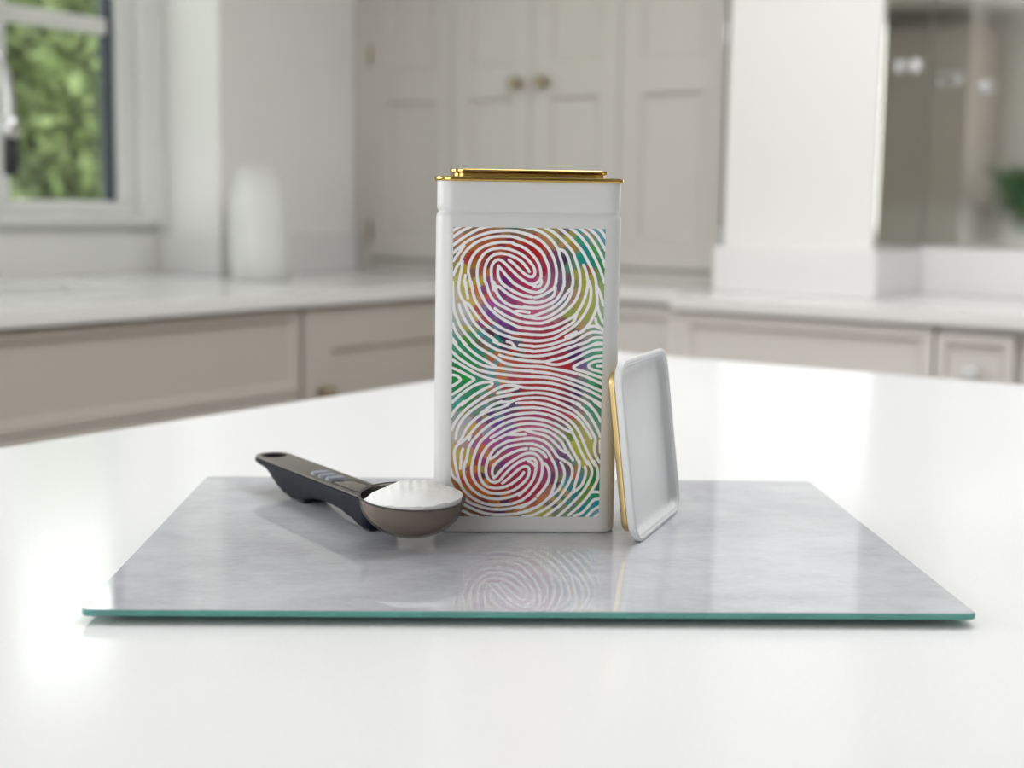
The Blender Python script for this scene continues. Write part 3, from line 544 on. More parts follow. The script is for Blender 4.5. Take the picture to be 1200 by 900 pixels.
struct(box_obj('wall_near', (-3, 3.4, -3.1, -3, 0, CEIL), 'wall'))
struct(box_obj('wall_pier', (2.95, 3.4, 1.03, 1.385, zz(.0005), CEIL), 'wall'))

def bars(name, rects, d0, d1, axis, m, parent):
    """Bars in a wall plane; axis 'v': plane across v (rect = u0,u1,z0,z1), axis 'u': rect = v0,v1,z0,z1."""
    for (a0, a1, z0, z1) in rects:
        dims = (a0, a1, d0, d1, z0, z1) if axis == 'v' else (d0, d1, a0, a1, z0, z1)
        box_obj(name, dims, m, parent, bevel=0.004)
# window over the sink
win = bpy.data.objects.new('window_1', None); COL.objects.link(win); struct(win)
zb, zt = zz(.128), WTOP
bars('outer_frame', [(WU0, WU1, zb, zb+.022), (WU0, WU1, zt-.03, zt), (WU0, WU0+.06, zb+.022, zt-.03), (WU1-.08, WU1, zb+.022, zt-.03)], 2.80, 2.90, 'v', 'wframe', win)
bars('mullion', [(1.985, 2.035, zb+.022, zt-.03), (1.50, 1.55, zb+.022, zt-.03)], 2.81, 2.89, 'v', 'wframe', win)
for (s0, s1) in ((2.035, WU1-.08), (1.55, 1.985), (WU0+.06, 1.50)):
    a0, a1, b0, b1 = s0, s1, zb+.022, zt-.03
    bars('sash', [(a0, a1, b0, b0+.036), (a0, a1, b1-.036, b1), (a0, a0+.034, b0+.036, b1-.036), (a1-.05, a1, b0+.036, b1-.036)], 2.825, 2.875, 'v', 'wframe', win)
    bars('seal', [(a1-.076, a1-.05, b0+.036, b1-.036)], 2.842, 2.87, 'v', 'gasket', win)
    bars('glazing_bar', [(a0+.034, a1-.076, zz(.602), zz(.642))], 2.835, 2.865, 'v', 'wframe', win)
    for (p0, p1) in ((b0+.036, zz(.602)), (zz(.642), b1-.036)):
        box_obj('pane', (a0+.034, a1-.076, 2.848, 2.852, p0, p1), 'pane', win)
# garden door and side window that light the room from behind, rooflight frame
door = bpy.data.objects.new('window_2', None); COL.objects.link(door); struct(door)
bars('outer_frame', [(-.3, 1.8, .36, .40), (-.3, 1.8, 2.28, 2.32), (-.3, -.25, .40, 2.28), (1.75, 1.80, .40, 2.28)], -3.08, -2.97, 'u', 'wframe', door)
side = bpy.data.objects.new('window_3', None); COL.objects.link(side); struct(side)
bars('outer_frame', [(-1.75, .45, .95, 1.0), (-1.75, .45, 2.10, 2.15), (-1.75, -1.70, 1.0, 2.10), (.40, .45, 1.0, 2.10)], 2.57, 2.62, 'v', 'wframe', side)
bars('mullion', [(-1.02, -.98, 1.0, 2.10), (-.32, -.28, 1.0, 2.10)], 2.57, 2.62, 'v', 'wframe', side)
roof = bpy.data.objects.new('window_4', None); COL.objects.link(roof); struct(roof)
for d in ((1.1, 2.4, -.45, -.40), (1.1, 2.4, 1.10, 1.15), (1.05, 1.1, -.45, 1.15), (2.4, 2.45, -.45, 1.15)):
    box_obj('outer_frame', (d[0], d[1], d[2], d[3], CEIL-.02, CEIL), 'wframe', roof)
# upstands along the wall, the window reveal, the pier and the alcove
def trim(n, dims): struct(box_obj('trim_%d' % n, dims, 'wframe' if n == 9 else 'quartz_back', bevel=.002))
trim(1, (2.53, 3.048, 2.582, 2.6, zz(.0005), zz(.105)))
trim(2, (2.512, 2.53, 2.582, 2.80, zz(.0005), zz(.105)))
trim(3, (2.932, 2.95, 1.012, 1.403, zz(.0005), zz(.105)))
trim(4, (2.95, 3.248, 1.012, 1.03, zz(.0005), zz(.105)))
trim(5, (3.25, 3.268, -1.55, 1.03, zz(.0005), zz(.108)))

# ------------------------------------------------------------------ worktops
def poly_slab(name, pts, z0, z1, m, bevel=.003):
    bm = bmesh.new(); a = [bm.verts.new((x, y, z0)) for x, y in pts]; b = [bm.verts.new((x, y, z1)) for x, y in pts]
    n = len(pts); bm.faces.new(a[::-1]); bm.faces.new(b)
    for i in range(n): bm.faces.new((a[i], a[(i+1) % n], b[(i+1) % n], b[i]))
    bmesh.ops.recalc_face_normals(bm, faces=bm.faces)
    ed = [e for e in bm.edges if abs(e.verts[0].co.z-e.verts[1].co.z) < 1e-6]
    bmesh.ops.bevel(bm, geom=ed, offset=bevel, segments=2, affect='EDGES')
    return bm_obj(name, bm, m)
wt = poly_slab('corner_worktop', [(-2.6, 1.98), (2.86, 1.98), (2.86, 1.44), (2.69, 1.385), (2.69, -1.55), (3.398, -1.55), (3.398, 2.598),
                (2.528, 2.598), (2.528, 2.843), (.902, 2.843), (.902, 2.598), (-2.6, 2.598)], zz(-.03), zz(0), 'quartz_back')
tag(wt, 'pale stone worktop running round the corner under window and dresser', 'worktop')
cut = bmesh.new(); add_box(cut, 1.22, 2.0, 2.27, 2.55, zz(-.1), zz(.1)); boolean_cut(wt, cut)
isl = poly_slab('island_worktop', [(-.15, -1.1), (1.5635, -1.1), (1.5635, .884), (-.15, .884)], zz(-.03), zz(0), 'quartz', .002)
tag(isl, 'glossy white quartz island worktop carrying the glass board', 'worktop')

# ------------------------------------------------------------------ fitted cabinets
def front_mesh(name, w, h, border=.055, depth=.010, thick=.020, panels=None):
    """Framed cabinet front: x 0..w, z 0..h, face at y=0, thickness towards +y; recessed bevelled panels."""
    panels = panels or [(border, w-border, border, h-border)]
    bm = bmesh.new()
    xs = sorted({0, w} | {p[0] for p in panels} | {p[1] for p in panels}); zs = sorted({0, h} | {p[2] for p in panels} | {p[3] for p in panels})
    vt = {}
    def V(x, y, z):
        k = (round(x, 5), round(y, 5), round(z, 5))
        if k not in vt: vt[k] = bm.verts.new(k)
        return vt[k]
    for i in range(len(xs)-1):
        for j in range(len(zs)-1):
            x0, x1, z0, z1 = xs[i], xs[i+1], zs[j], zs[j+1]
            p = next((p for p in panels if p[0] <= x0 and p[1] >= x1 and p[2] <= z0 and p[3] >= z1), None)
            if p is None:
                bm.faces.new((V(x0, 0, z0), V(x1, 0, z0), V(x1, 0, z1), V(x0, 0, z1)))
    b = .007
    for (x0, x1, z0, z1) in panels:
        o = [V(x, 0, z) for x, z in ((x0, z0), (x1, z0), (x1, z1), (x0, z1))]
        n = [V(x, depth, z) for x, z in ((x0+b, z0+b), (x1-b, z0+b), (x1-b, z1-b), (x0+b, z1-b))]
        for k in range(4): bm.faces.new((o[k], o[(k+1) % 4], n[(k+1) % 4], n[k]))
        bm.faces.new(n)
    c = [(0, 0), (w, 0), (w, h), (0, h)]
    bk = [bm.verts.new((x, thick, z)) for x, z in c]; bm.faces.new(bk[::-1])
    rim = {0: sorted((v for k, v in vt.items() if k[1] == 0 and k[2] == 0), key=lambda v: v.co.x)}
    def side(vs, b0, b1): bm.faces.new(list(vs)+[b1, b0])
    on = lambda f, key, rev=False: sorted((v for k, v in vt.items() if k[1] == 0 and f(k)), key=key, reverse=rev)
    side(on(lambda k: k[2] == 0, lambda v: v.co.x), bk[0], bk[1])
    side(on(lambda k: abs(k[0]-round(w, 5)) < 1e-5, lambda v: v.co.z), bk[1], bk[2])
    side(on(lambda k: abs(k[2]-round(h, 5)) < 1e-5, lambda v: v.co.x, True), bk[2], bk[3])
    side(on(lambda k: k[0] == 0, lambda v: v.co.z, True), bk[3], bk[0])
    bmesh.ops.recalc_face_normals(bm, faces=bm.faces)
    me = bpy.data.meshes.new(name); bm.to_mesh(me); bm.free(); return me
def knob_mesh(r=.016):
    bm = lathe([(r*.95, 0), (r, .002), (r*.5, .004), (r*.42, .014), (r*.6, .017), (r*1.0, .021), (r*1.08, .027), (r*.9, .033), (r*.5, .036)], 20)
    bmesh.ops.rotate(bm, verts=bm.verts, matrix=Matrix.Rotation(math.pi/2, 3, 'X'))
    bmesh.ops.recalc_face_normals(bm, faces=bm.faces)
    me = bpy.data.meshes.new('knob'); bm.to_mesh(me); bm.free(); me.shade_smooth(); me.set_sharp_from_angle(angle=.6); return me
KNOB = knob_mesh()
KNOBS = {}
def ball_knob(parent, x, y, z):
    bm = lathe([(.007, 0), (.007, .003)] + [(.0155*math.sin(math.pi*(.13+.85*k/14)), .017-.0155*math.cos(math.pi*(.13+.85*k/14))) for k in range(15)], 24)
    bmesh.ops.rotate(bm, verts=bm.verts, matrix=Matrix.Rotation(math.pi/2, 3, 'X'))
    k = bm_obj('knob', bm, 'crystal', parent, 60); k.location = (x, y, z); return k
def add_knob(parent, x, z, m):
    if m not in KNOBS:
        me = KNOB.copy(); me.materials.append(M[m]); KNOBS[m] = me
    k = link('knob', KNOBS[m], None, parent); k.location = (x, 0, z); return k
def base_unit(name, label, origin, rz, width, fronts, m, depth=.55, group=None, h0=.10, ztop=-.031):
    """Floor-standing cabinet; fronts: (name, x0, x1, z0, z1 relative to island top, border, knob list)"""
    t = thing(name, label, 'cabinet', (origin[0], origin[1], 0), rz, group)
    box_obj('body', (0, width, .021, depth, h0, zz(ztop)), m, t)
    box_obj('plinth', (.01, width-.01, .06, depth-.02, 0, h0), m, t)
    if fronts[0][1] > .02: box_obj('filler_strip', (0, fronts[0][1]-.002, .002, .021, h0, zz(-.037)), m, t)
    for (nm, x0, x1, z0, z1, bd, kn) in fronts:
        f = link(nm, front_mesh(nm, x1-x0, z1-z0, bd), m, t); f.location = (x0, 0, zz(z0))
        for kx, kz, km in kn: add_knob(f, kx-x0, kz-z0, km)
    return t
# left run (faces -Y)
base_unit('drawer_cabinet', 'taupe base cabinet with a wide framed drawer below the sink window', (.62, 2.0), 0, 1.558,
          [('drawer_front', .004, 1.554, -.215, -.037, .017, []), ('drawer_front', .004, .777, -.50, -.219, .05, [(.4, -.3, 'brass')]), ('drawer_front', .781, 1.554, -.50, -.219, .05, [(1.17, -.3, 'brass')]),
           ('drawer_front', .004, .777, -.79, -.504, .05, []), ('drawer_front', .781, 1.554, -.79, -.504, .05, [])], 'taupe', ztop=-.212)
base_unit('door_cabinet', 'taupe base cabinet with one framed door in the corner left of the dresser', (2.182, 2.0), 0, .69,
          [('door', .004, .686, -.79, -.037, .092, [(.062, -.222, 'brass')])], 'taupe')
base_unit('door_cabinet', 'taupe base cabinet with paired doors further along the window wall', (-2.58, 2.0), 0, 3.19,
          [('door', .004+k*.797, .797*(k+1)-.004, -.79, -.037, .08, [(.1+k*.797, -.2, 'brass')]) for k in range(4)], 'taupe')
# right run (faces -X): local x runs towards -Y
R90 = -math.pi/2
base_unit('drawer_cabinet', 'pale greige base cabinet set back below the dresser doors', (2.88, 1.985), R90, .54,
          [('drawer_front', .06, .536, -.215, -.037, .03, []), ('drawer_front', .06, .536, -.79, -.219, .05, [])], 'greige', depth=.50)
base_unit('drawer_cabinet', 'pale greige base cabinet with a wide drawer below the white pier', (2.705, 1.40), R90, .59,
          [('drawer_front', .03, .588, -.245, -.037, .022, []), ('drawer_front', .03, .588, -.79, -.249, .05, [(.3, -.3, 'crystal')])], 'greige', depth=.60)
base_unit('drawer_cabinet', 'narrow pale greige base cabinet with a round knob on its drawer', (2.705, .808), R90, .17,
          [('drawer_front', .002, .152, -.20, -.045, .018, [(.075, -.121, 'crystal')]), ('drawer_front', .002, .152, -.79, -.204, .03, [])], 'greige', depth=.60)
base_unit('drawer_cabinet', 'pale greige base cabinet at the far end of the alcove run', (2.705, .636), R90, 2.18,
          [('drawer_front', .03+k*.71, .72+k*.71, -.25, -.045, .03, [(.37+k*.71, -.15, 'crystal')]) for k in range(3)]
          + [('door', .03+k*.71, .72+k*.71, -.79, -.254, .06, []) for k in range(3)], 'greige', depth=.60)
# island base
ib = thing('island_cabinet', 'pale greige island cabinet under the white quartz top', 'cabinet', (0, 0, 0))
box_obj('body', (-.10, 1.51, -1.05, .834, .10, zz(-.0305)), 'greige', ib)
box_obj('plinth', (-.04, 1.45, -.99, .774, 0, .10), 'greige', ib)
for k in range(3):
    f = link('end_panel', front_mesh('end_panel', .52, .72, .07), 'greige', ib); f.location = (1.53-.0, -1.03+k*.62, .12); f.rotation_euler = (0, 0, math.pi/2)
# dresser on the worktop: four tall framed doors on side hinges
DZ0, DZ1 = .042, 1.44
dr = thing('dresser_cupboard', 'tall greige dresser cupboard with four framed doors standing on the worktop', 'cupboard', (3.05, 2.598, zz(0)), R90)
DW = 1.195
box_obj('body', (0, DW, .024, .345, .0005, 1.49), 'dresser', dr)
box_obj('face_stile', (0, .064, .004, .024, .0005, 1.49), 'dresser', dr, .002); box_obj('face_stile', (1.158, DW, .004, .024, .0005, 1.49), 'dresser', dr, .002)
box_obj('bottom_rail', (.064, 1.158, .014, .024, .0005, .038), 'dresser', dr, .002)
edges = [.066, .348, .603, .868, 1.156]
for k in range(4):
    x0, x1 = edges[k]+.0015, edges[k+1]-.0015; wd, ht = x1-x0, DZ1-DZ0
    d = link('door', front_mesh('door', wd, ht, panels=[(.058, wd-.058, .075, .430), (.058, wd-.058, .515, ht-.07)]), 'dresser', dr); d.location = (x0, 0, DZ0)
    if k in (1, 2): add_knob(d, wd-.040 if k == 1 else .038, .508-DZ0, 'brass')
    if k in (0, 3):
        for hz in (.117, .604, 1.09):
            bm = bmesh.new(); xh = -.004 if k == 0 else wd+.004
            tube(bm, [(xh, -.004, hz-DZ0-.028), (xh, -.004, hz-DZ0+.028)], .005, 10)
            bm_obj('hinge', bm, 'brass' if k == 0 else 'steel', d, 40)
# mirrored cupboard in the alcove and mirror panel on the side of the pier
mc = thing('mirrored_cupboard', 'mirror-fronted cupboard with a round glass knob at the back of the alcove', 'cupboard', (3.27, 1.028, zz(.109)), R90)
box_obj('body', (0, 2.5, .004, .128, 0, 1.36), 'greige', mc); box_obj('top_panel', (.004, 2.49, -.003, .003, .715, 1.355), 'greige', mc)
for k, (x0, x1) in enumerate(((.004, .36), (.362, 1.06), (1.062, 1.77), (1.772, 2.49))):
    d = box_obj('mirror_door', (0, x1-x0, -.006, 0, 0, .705), 'mirror', mc, .0015); d.location = (x0, .003, .004)
    if k == 0: ball_knob(d, .133, -.006, .362)
mp = thing('mirror_panel', 'narrow mirror panel with a round glass knob on the side of the white pier', 'mirror', (2.952, 1.03, zz(.109)), 0)
box_obj('mirror_glass', (.002, .305, -.008, -.002, 0, .705), 'mirror', mp, .0015); box_obj('top_panel', (.002, .305, -.006, -.002, .715, 1.355), 'greige', mp)
ball_knob(mp, .154, -.008, .405)
# cupboard on the window wall beyond the window (seen in the mirrors)
wc = thing('wall_cupboard', 'greige wall cupboard with framed doors beyond the sink window', 'cupboard', (-2.98, 2.49, zz(.27)), 0)
box_obj('body', (0, .80, .021, .108, 0, 1.10), 'taupe', wc)
for k in range(2):
    d = link('door', front_mesh('door', .392, 1.09, .06), 'taupe', wc); d.location = (.004+k*.398, 0, .005); add_knob(d, .35, .15, 'crystal')

tc2 = thing('tall_cupboard', 'tall taupe larder cupboard with framed doors facing the alcove across the room', 'cupboard', (-2.52, -2.42, 0), math.pi/2)
box_obj('body', (0, 2.0, .021, .475, .10, 2.30), 'taupe', tc2); box_obj('plinth', (.02, 1.98, .06, .45, 0, .10), 'taupe', tc2)
for k in range(5):
    d = link('door', front_mesh('door', .392, 1.13, .055), 'greige', tc2); d.location = (.004+k*.399, 0, 1.155); add_knob(d, .35, .25, 'crystal')
    d = link('door', front_mesh('door', .392, .74, .055), 'greige', tc2); d.location = (.004+k*.399, 0, .11)
box_obj('splash_panel', (.0, 2.0, .008, .020, .86, 1.15), 'quartz_back', tc2)

# ------------------------------------------------------------------ sink, tap, jug, plant, garden
sk = thing('kitchen_sink', 'white ceramic sink let into the worktop under the window', 'sink', (1.61, 2.41, zz(-.031)), 0)
bm = bmesh.new()
prof = [(-.17, .0, 1), (-.0, .0, 1), (-.0, .012, 1), (-.15, .02, 1), (-.155, .04, 1)]
loft(bm, [[(x, y, z) for x, y in ring(.398-i, .148-i, .03)] for z, i, _ in prof], True, True)
bm_obj('basin', bm, 'ceramic', sk, 50)
tp = thing('kitchen_tap', 'steel gooseneck tap with a black spray nozzle beside the window', 'tap', (1.50, 2.575, zz(.0005)), 0)
bm = lathe([(.026, 0), (.026, .006), (.02, .012), (.02, .06), (.015, .065), (.015, .10)], 24); bm_obj('tap_base', bm, 'steel', tp, 40)
bm = bmesh.new()
path = [(0, 0, .09), (0, 0, .40)] + [(.131-.131*math.cos(a), -.0875+.0875*math.cos(a), .40+.14*math.sin(a)) for a in [math.pi*k/12 for k in range(1, 12)]] + [(.262, -.175, .385), (.262, -.175, .345)]
tube(bm, path, .011, 14); bm_obj('spout', bm, 'steel', tp, 50)
bm = lathe([(.012, .352), (.0165, .345), (.0175, .325), (.0165, .312), (.012, .308)], 20); o = bm_obj('connector', bm, 'steel', tp, 50); o.location = (.262, -.175, 0)
bm = lathe([(.012, .310), (.0145, .305), (.0155, .24), (.013, .234)], 20); o = bm_obj('nozzle', bm, 'blackrubber', tp, 50); o.location = (.262, -.175, 0)
bm = bmesh.new(); tube(bm, [(.015, -.01, .05), (.05, -.03, .07), (.09, -.05, .10)], [.007, .006, .005], 10); bm_obj('lever', bm, 'steel', tp, 50)
jg = thing('ceramic_jug', 'white ceramic jug with rounded shoulders standing by the wall', 'jug', (2.475, 2.41, zz(.0005)), math.radians(215))
bm = lathe([(.066, 0), (.071, .004), (.074, .06), (.074, .15), (.071, .19), (.064, .22), (.056, .245), (.054, .272), (.050, .272), (.050, .247), (.058, .22), (.063, .18), (.06, .02), (.03, .012)], 48)
for v in bm.verts:                                     # pull a pouring lip and flute the belly
    a = math.atan2(v.co.y, v.co.x); k = max(0, (v.co.z-.215)/.06)
    if k > 0: v.co.x += .026*k*max(0, math.cos(a))**6
bm_obj('body', bm, 'ceramic', jg, 50)
bm = bmesh.new(); tube(bm, [(-.046, 0, .245), (-.075, 0, .238), (-.096, 0, .20), (-.097, 0, .15), (-.085, 0, .11), (-.066, 0, .09)], [.008, .009, .009, .009, .008, .007], 12)
bm_obj('handle', bm, 'ceramic', jg, 60)
pp = thing('potted_plant', 'leafy green plant in a pale pot reflected in the alcove mirror', 'plant', (-2.40, 2.20, zz(.0005)), 0)
bm = lathe([(.07, 0), (.085, .12), (.09, .13), (.082, .13), (.075, .11)], 28); bm_obj('pot', bm, 'ceramic', pp, 40)
bm = lathe([(.079, .10), (.076, .112), (.03, .116)], 20); bm_obj('soil', bm, 'soil', pp, 40)
random.seed(5)
leaf = bmesh.new()
for row in ((0, .0), (.3, .022), (.6, .028), (.85, .018), (1, .001)):
    for s in (-1, 1): leaf.verts.new((row[0]*.13, s*row[1], .02*math.sin(row[0]*2.6)-.006*abs(row[1])/.028))
leaf.verts.ensure_lookup_table()
for k in range(4): leaf.faces.new((leaf.verts[2*k], leaf.verts[2*k+2], leaf.verts[2*k+3], leaf.verts[2*k+1]))
lm = bpy.data.meshes.new('leaf'); leaf.to_mesh(lm); leaf.free(); lm.materials.append(M['houseleaf'])
for k in range(34):
    a, h = random.uniform(0, 2*math.pi), random.uniform(.0, .30)
    o = link('leaf', lm, None, pp); o.location = (.02*math.cos(a), .02*math.sin(a), .11+h); o.rotation_euler = (random.uniform(-.4, .4), random.uniform(-1.1, .3), a)
    s = random.uniform(1.3, 2.0); o.scale = (s, s, s)
bm = bmesh.new(); tube(bm, [(0, 0, .1), (.008, .004, .25), (.0, .0, .38)], [.008, .006, .003], 8); bm_obj('stem', bm, 'houseleaf', pp)
struct(box_obj('ground', (-6, 16, 2.9, 16, -.25, -.15), 'lawn'))
hd = thing('garden_hedge', 'dense green hedge growing across the garden outside the window', 'hedge', (3.5, 7.0, -.15), 0)
rng = np.random.RandomState(7); N = 26000
P = np.c_[rng.uniform(-4.5, 6.5, N), rng.normal(0, 1, N), rng.uniform(0, 3.25, N)]
bump = .5*np.sin(P[:, 0]*1.7+1)+.35*np.sin(P[:, 2]*2.1+P[:, 0])+.25*np.sin(P[:, 0]*4.3+P[:, 2]*3.7)
P[:, 1] = -.75-.45*bump-np.abs(P[:, 1])*.16 + .5
A = rng.normal(size=(N, 3)); A /= np.linalg.norm(A, axis=1)[:, None]
B = np.cross(A, rng.normal(size=(N, 3))); B /= np.linalg.norm(B, axis=1)[:, None]
s = rng.uniform(.05, .11, N)[:, None]
V4 = np.stack([P-A*s, P+B*s*.45, P+A*s, P-B*s*.45], 1).reshape(-1, 3)
me = bpy.data.meshes.new('foliage'); me.from_pydata(V4.tolist(), [], np.arange(N*4).reshape(-1, 4).tolist())
fo = link('foliage', me, 'leaf', hd); fo['kind'] = 'stuff'
bm = bmesh.new(); add_box(bm, -4.4, 6.4, -.15, .5, 0, 3.05); bm_obj('inner_growth', bm, 'bark', hd)
# ------------------------------------------------------------------ glass board
BT = .0065                                             # its top above the island
BYAW = .038
bc = Vector((-.1883, .5854)) + Vector((math.cos(BYAW), math.sin(BYAW)))*.2 + Vector((-math.sin(BYAW), math.cos(BYAW)))*.1515
board = thing('glass_board', 'rectangular glass worktop board with grey stone-effect print and green edge', 'board', rm(bc.x, bc.y, 0), BYAW-TH)
bm = rounded_loft(.2, .1515, .004, [(.0035, .0004), (.0039, .0), (.0058, 0), (.00625, .0004)], 6, True, True)
bm_obj('glass_slab', bm, 'edge', board, 40)
bm = rounded_loft(.2, .1515, .004, [(.00627, .0006), (BT, .0008)], 6, True, True)
bm_obj('printed_face', bm, 'stone', board, 40)
for sx in (-1, 1):
    for sy in (-1, 1):
        f = bm_obj('foot', lathe([(.0055, .0003), (.006, .001), (.005, .00352)], 20), 'foot', board, 40); f.location = (sx*.185, sy*.136, 0)

# ------------------------------------------------------------------ storage tin
TYAW, TW = .048, .0503
tc_ = Vector((.0082, .7415)) + Vector((-math.sin(TYAW), math.cos(TYAW)))*TW
tin = thing('storage_tin', 'tall square white tin with gold top and multicoloured fingerprint label', 'tin', rm(tc_.x, tc_.y, BT), TYAW-TH)
bm = rounded_loft(TW, TW, .0098, [(.0, .0016), (.0006, .0006), (.0016, .0001), (.003, 0), (.006, 0), (.09, 0), (.1700, 0), (.1722, 0), (.1738, .0003), (.1748, .0012), (.1756, .0015), (.1764, .0011), (.1774, .0006), (.180, .0005), (.182, .0005), (.1930, .0005)], 9, support=.004)
bm_obj('tin_body', bm, 'tin', tin, 35)
bm = rounded_loft(TW, TW, .0098, [(.1918, -.0002), (.1921, -.0008), (.1931, -.0011), (.1941, -.0008), (.1944, .0), (.1944, .006), (.1940, .012)], 9)
bm_obj('gold_rim', bm, 'gold', tin, 40)
bm = rounded_loft(TW-.0078, TW-.0078, .008, [(.1940, .0012), (.1962, .0012), (.1966, .0002), (.1972, -.0006), (.1982, -.0006), (.1986, 0), (.1986, .003), (.1976, .006), (.1976, .02)], 8)
bm_obj('inner_lid', bm, 'gold', tin, 40)
lab = link('label_print', build_label_mesh(.0818, .1580), 'label', tin); lab.location = (0, -TW-.00012, .0095)

# ------------------------------------------------------------------ lid leaning on the tin
e = Vector((math.cos(math.radians(69.5)), math.sin(math.radians(69.5))))
nrm = Vector((e.y, -e.x)); LH = .0493; LEAN = math.radians(7.0)
a0 = Vector((.0656, .7167)) + LIDSHIFT*nrm
base = a0 + e*LH
lid = thing('tin_lid', 'square white tin lid with gold outer plate leaning on edge against the tin', 'lid', rm(base.x, base.y, BT), 0)
# local axes: x along the bottom edge (away from the camera), y up the lid, z out of the open side
ex = dirw((e.x, e.y, 0)); nz = dirw((nrm.x*math.cos(LEAN), nrm.y*math.cos(LEAN), math.sin(LEAN))); ey = nz.cross(ex)
lid.matrix_world = Matrix(((ex.x, ey.x, nz.x, 0), (ex.y, ey.y, nz.y, 0), (ex.z, ey.z, nz.z, 0), (0, 0, 0, 1)))
lid.location = rm(base.x, base.y, BT) + ey*LH + Vector((0, 0, .0002))
bm = rounded_loft(LH, LH, .0125, [(-.0058, .02), (-.0058, .0065), (-.0056, .0042), (-.0048, .0018), (-.0036, .0006), (-.0010, .0), (-.0002, .0003), (0, .0008), (0, .0018), (-.0006, .0024), (-.0009, .0036), (-.0016, .0042), (-.0044, .0052), (-.0050, .0060), (-.0053, .0078), (-.0054, .011), (-.0054, .02)], 10, support=.004)
bm_obj('lid_shell', bm, 'lidwhite', lid, 30)
bm = rounded_loft(LH, LH, .0125, [(-.0056, .0062), (-.0066, .0054), (-.0086, .0056), (-.0098, .0066), (-.0104, .0090), (-.0105, .012), (-.0105, .02)], 10, support=.004)
bm_obj('gold_plate', bm, 'satin_gold', lid, 40)

# ------------------------------------------------------------------ digital measuring spoon
dx, dy = -.558, .83                                    # from the bowl towards the handle tip
AX = Vector((dx, dy)); LA = Vector((.83, .558)); CL = .3612
def sl(s, l): return AX*s + LA*(CL+l)
SHIFT = Vector((-.0015, -.0075))
org = sl(.660, 0) + SHIFT
spoon = thing('measuring_spoon', 'black digital measuring spoon with grey buttons and smoky clear bowl', 'spoon', rm(org.x, org.y, BT), math.atan2(dy, dx)-TH)
# local x along the handle (0 at the bowl end), local y to the left of it = towards the camera side, z up
LEN, HW, TOP = .157, .0119, .0196
def hw(x):
    if x > LEN-HW: return math.sqrt(max(1e-7, HW*HW-(x-(LEN-HW))**2))
    if x < .006: return HW*(.72+.28*math.sqrt(max(0, 1-((.006-x)/.006)**2)))
    return HW
KB = [(0, .0014), (.004, .0012), (.010, .0019), (.020, .0046), (.035, .0070), (.050, .0076), (.065, .0068), (.078, .0044), (.086, .0020), (.098, .0012), (.108, .0020), (.116, .0044), (.123, .0080), (.128, .0112), (.134, .0136), (.142, .0146), (.157, .0150)]
def zb_(x):
    for (a, za), (b, zb2) in zip(KB, KB[1:]):
        if x <= b: t = (x-a)/(b-a); t = t*t*(3-2*t); return za+(zb2-za)*t
    return KB[-1][1]
bm = bmesh.new(); rings = []
xs = [0, .0006, .002, .004, .006] + [.006+.0025*k for k in range(1, 56)] + [LEN-.0065, LEN-.004, LEN-.002, LEN-.0008, LEN-.0002]
for x in sorted(xs):
    zb2 = zb_(x); hz = (TOP-.0009-zb2)/2; wv = hw(x); rg = []
    for (py, pz) in ring(wv, hz, min(.0024, wv*.6, hz*.8), 5):
        taper = 1-.16*max(0, -pz/hz)*min(1, hz/.009)
        rg.append((x, py*taper, zb2+hz+pz))
    rings.append(rg)
loft(bm, rings)
body = bm_obj('handle_body', bm, 'black', spoon, 35)
bm = bmesh.new(); rings = []
out = [(x, hw(x)-.0006) for x in sorted(set([.0012, .003, .006]+[.006+.006*k for k in range(1, 24)]+[LEN-HW+HW*math.sin(math.pi/2*k/10)-.0006*(k/10) for k in range(1, 11)]))]
outline = [(x, y) for x, y in out] + [(x, -y) for x, y in reversed(out)]
for z, ins in ((TOP-.00095, 0), (TOP-.0003, 0), (TOP, .0004)):
    cx = LEN/2
    rings.append([(cx+(x-cx)*(1-ins/.078), y*(1-ins/HW), z) for x, y in outline])
loft(bm, rings)
plate = bm_obj('fascia', bm, 'plate', spoon, 35)
for o in (body, plate):                                # hanging hole through the tip
    c = bmesh.new(); loft(c, [[(LEN-.0125+.0078*math.cos(2*math.pi*k/32), .0082*math.sin(2*math.pi*k/32), z) for k in range(32)] for z in (-.01, .05)]); boolean_cut(o, c)
for k, bx in enumerate((.0545, .0640, .0735)):
    b = bm_obj('button', rounded_loft(.0033, .0058, .0032, [(0, 0), (.0012, .0), (.0018, .0004), (.0020, .0012)], 7), 'button', spoon, 40); b.location = (bx, .0022, TOP-.0002)
ds = bm_obj('display', rounded_loft(.0155, .0072, .001, [(0, 0), (.00022, .0), (.0003, .0003)], 4), 'display', spoon, 40); ds.location = (.0325, .0005, TOP-.0001)
bm = bmesh.new()
loft(bm, [[(x, y, z) for x, y in ring(.0160+o_, .0077+o_, .0014, 4)] for o_, z in ((0, 0), (0, .00035), (-.0006, .00035), (-.0006, .0))], False, False)
dfm = bm_obj('display_frame', bm, 'black', ds, 40); dfm.location = (0, 0, 0)
for (fx, fy) in ((.006, .0), (.089, .0055), (.089, -.0055), (.101, .0)):
    f = bm_obj('foot', rounded_loft(.0045, .0075 if fy == 0 else .003, .0012, [(.0002, .0003), (.0004, 0), (.0022, .0)], 4), 'blackrubber', spoon, 40); f.location = (fx, fy, 0)
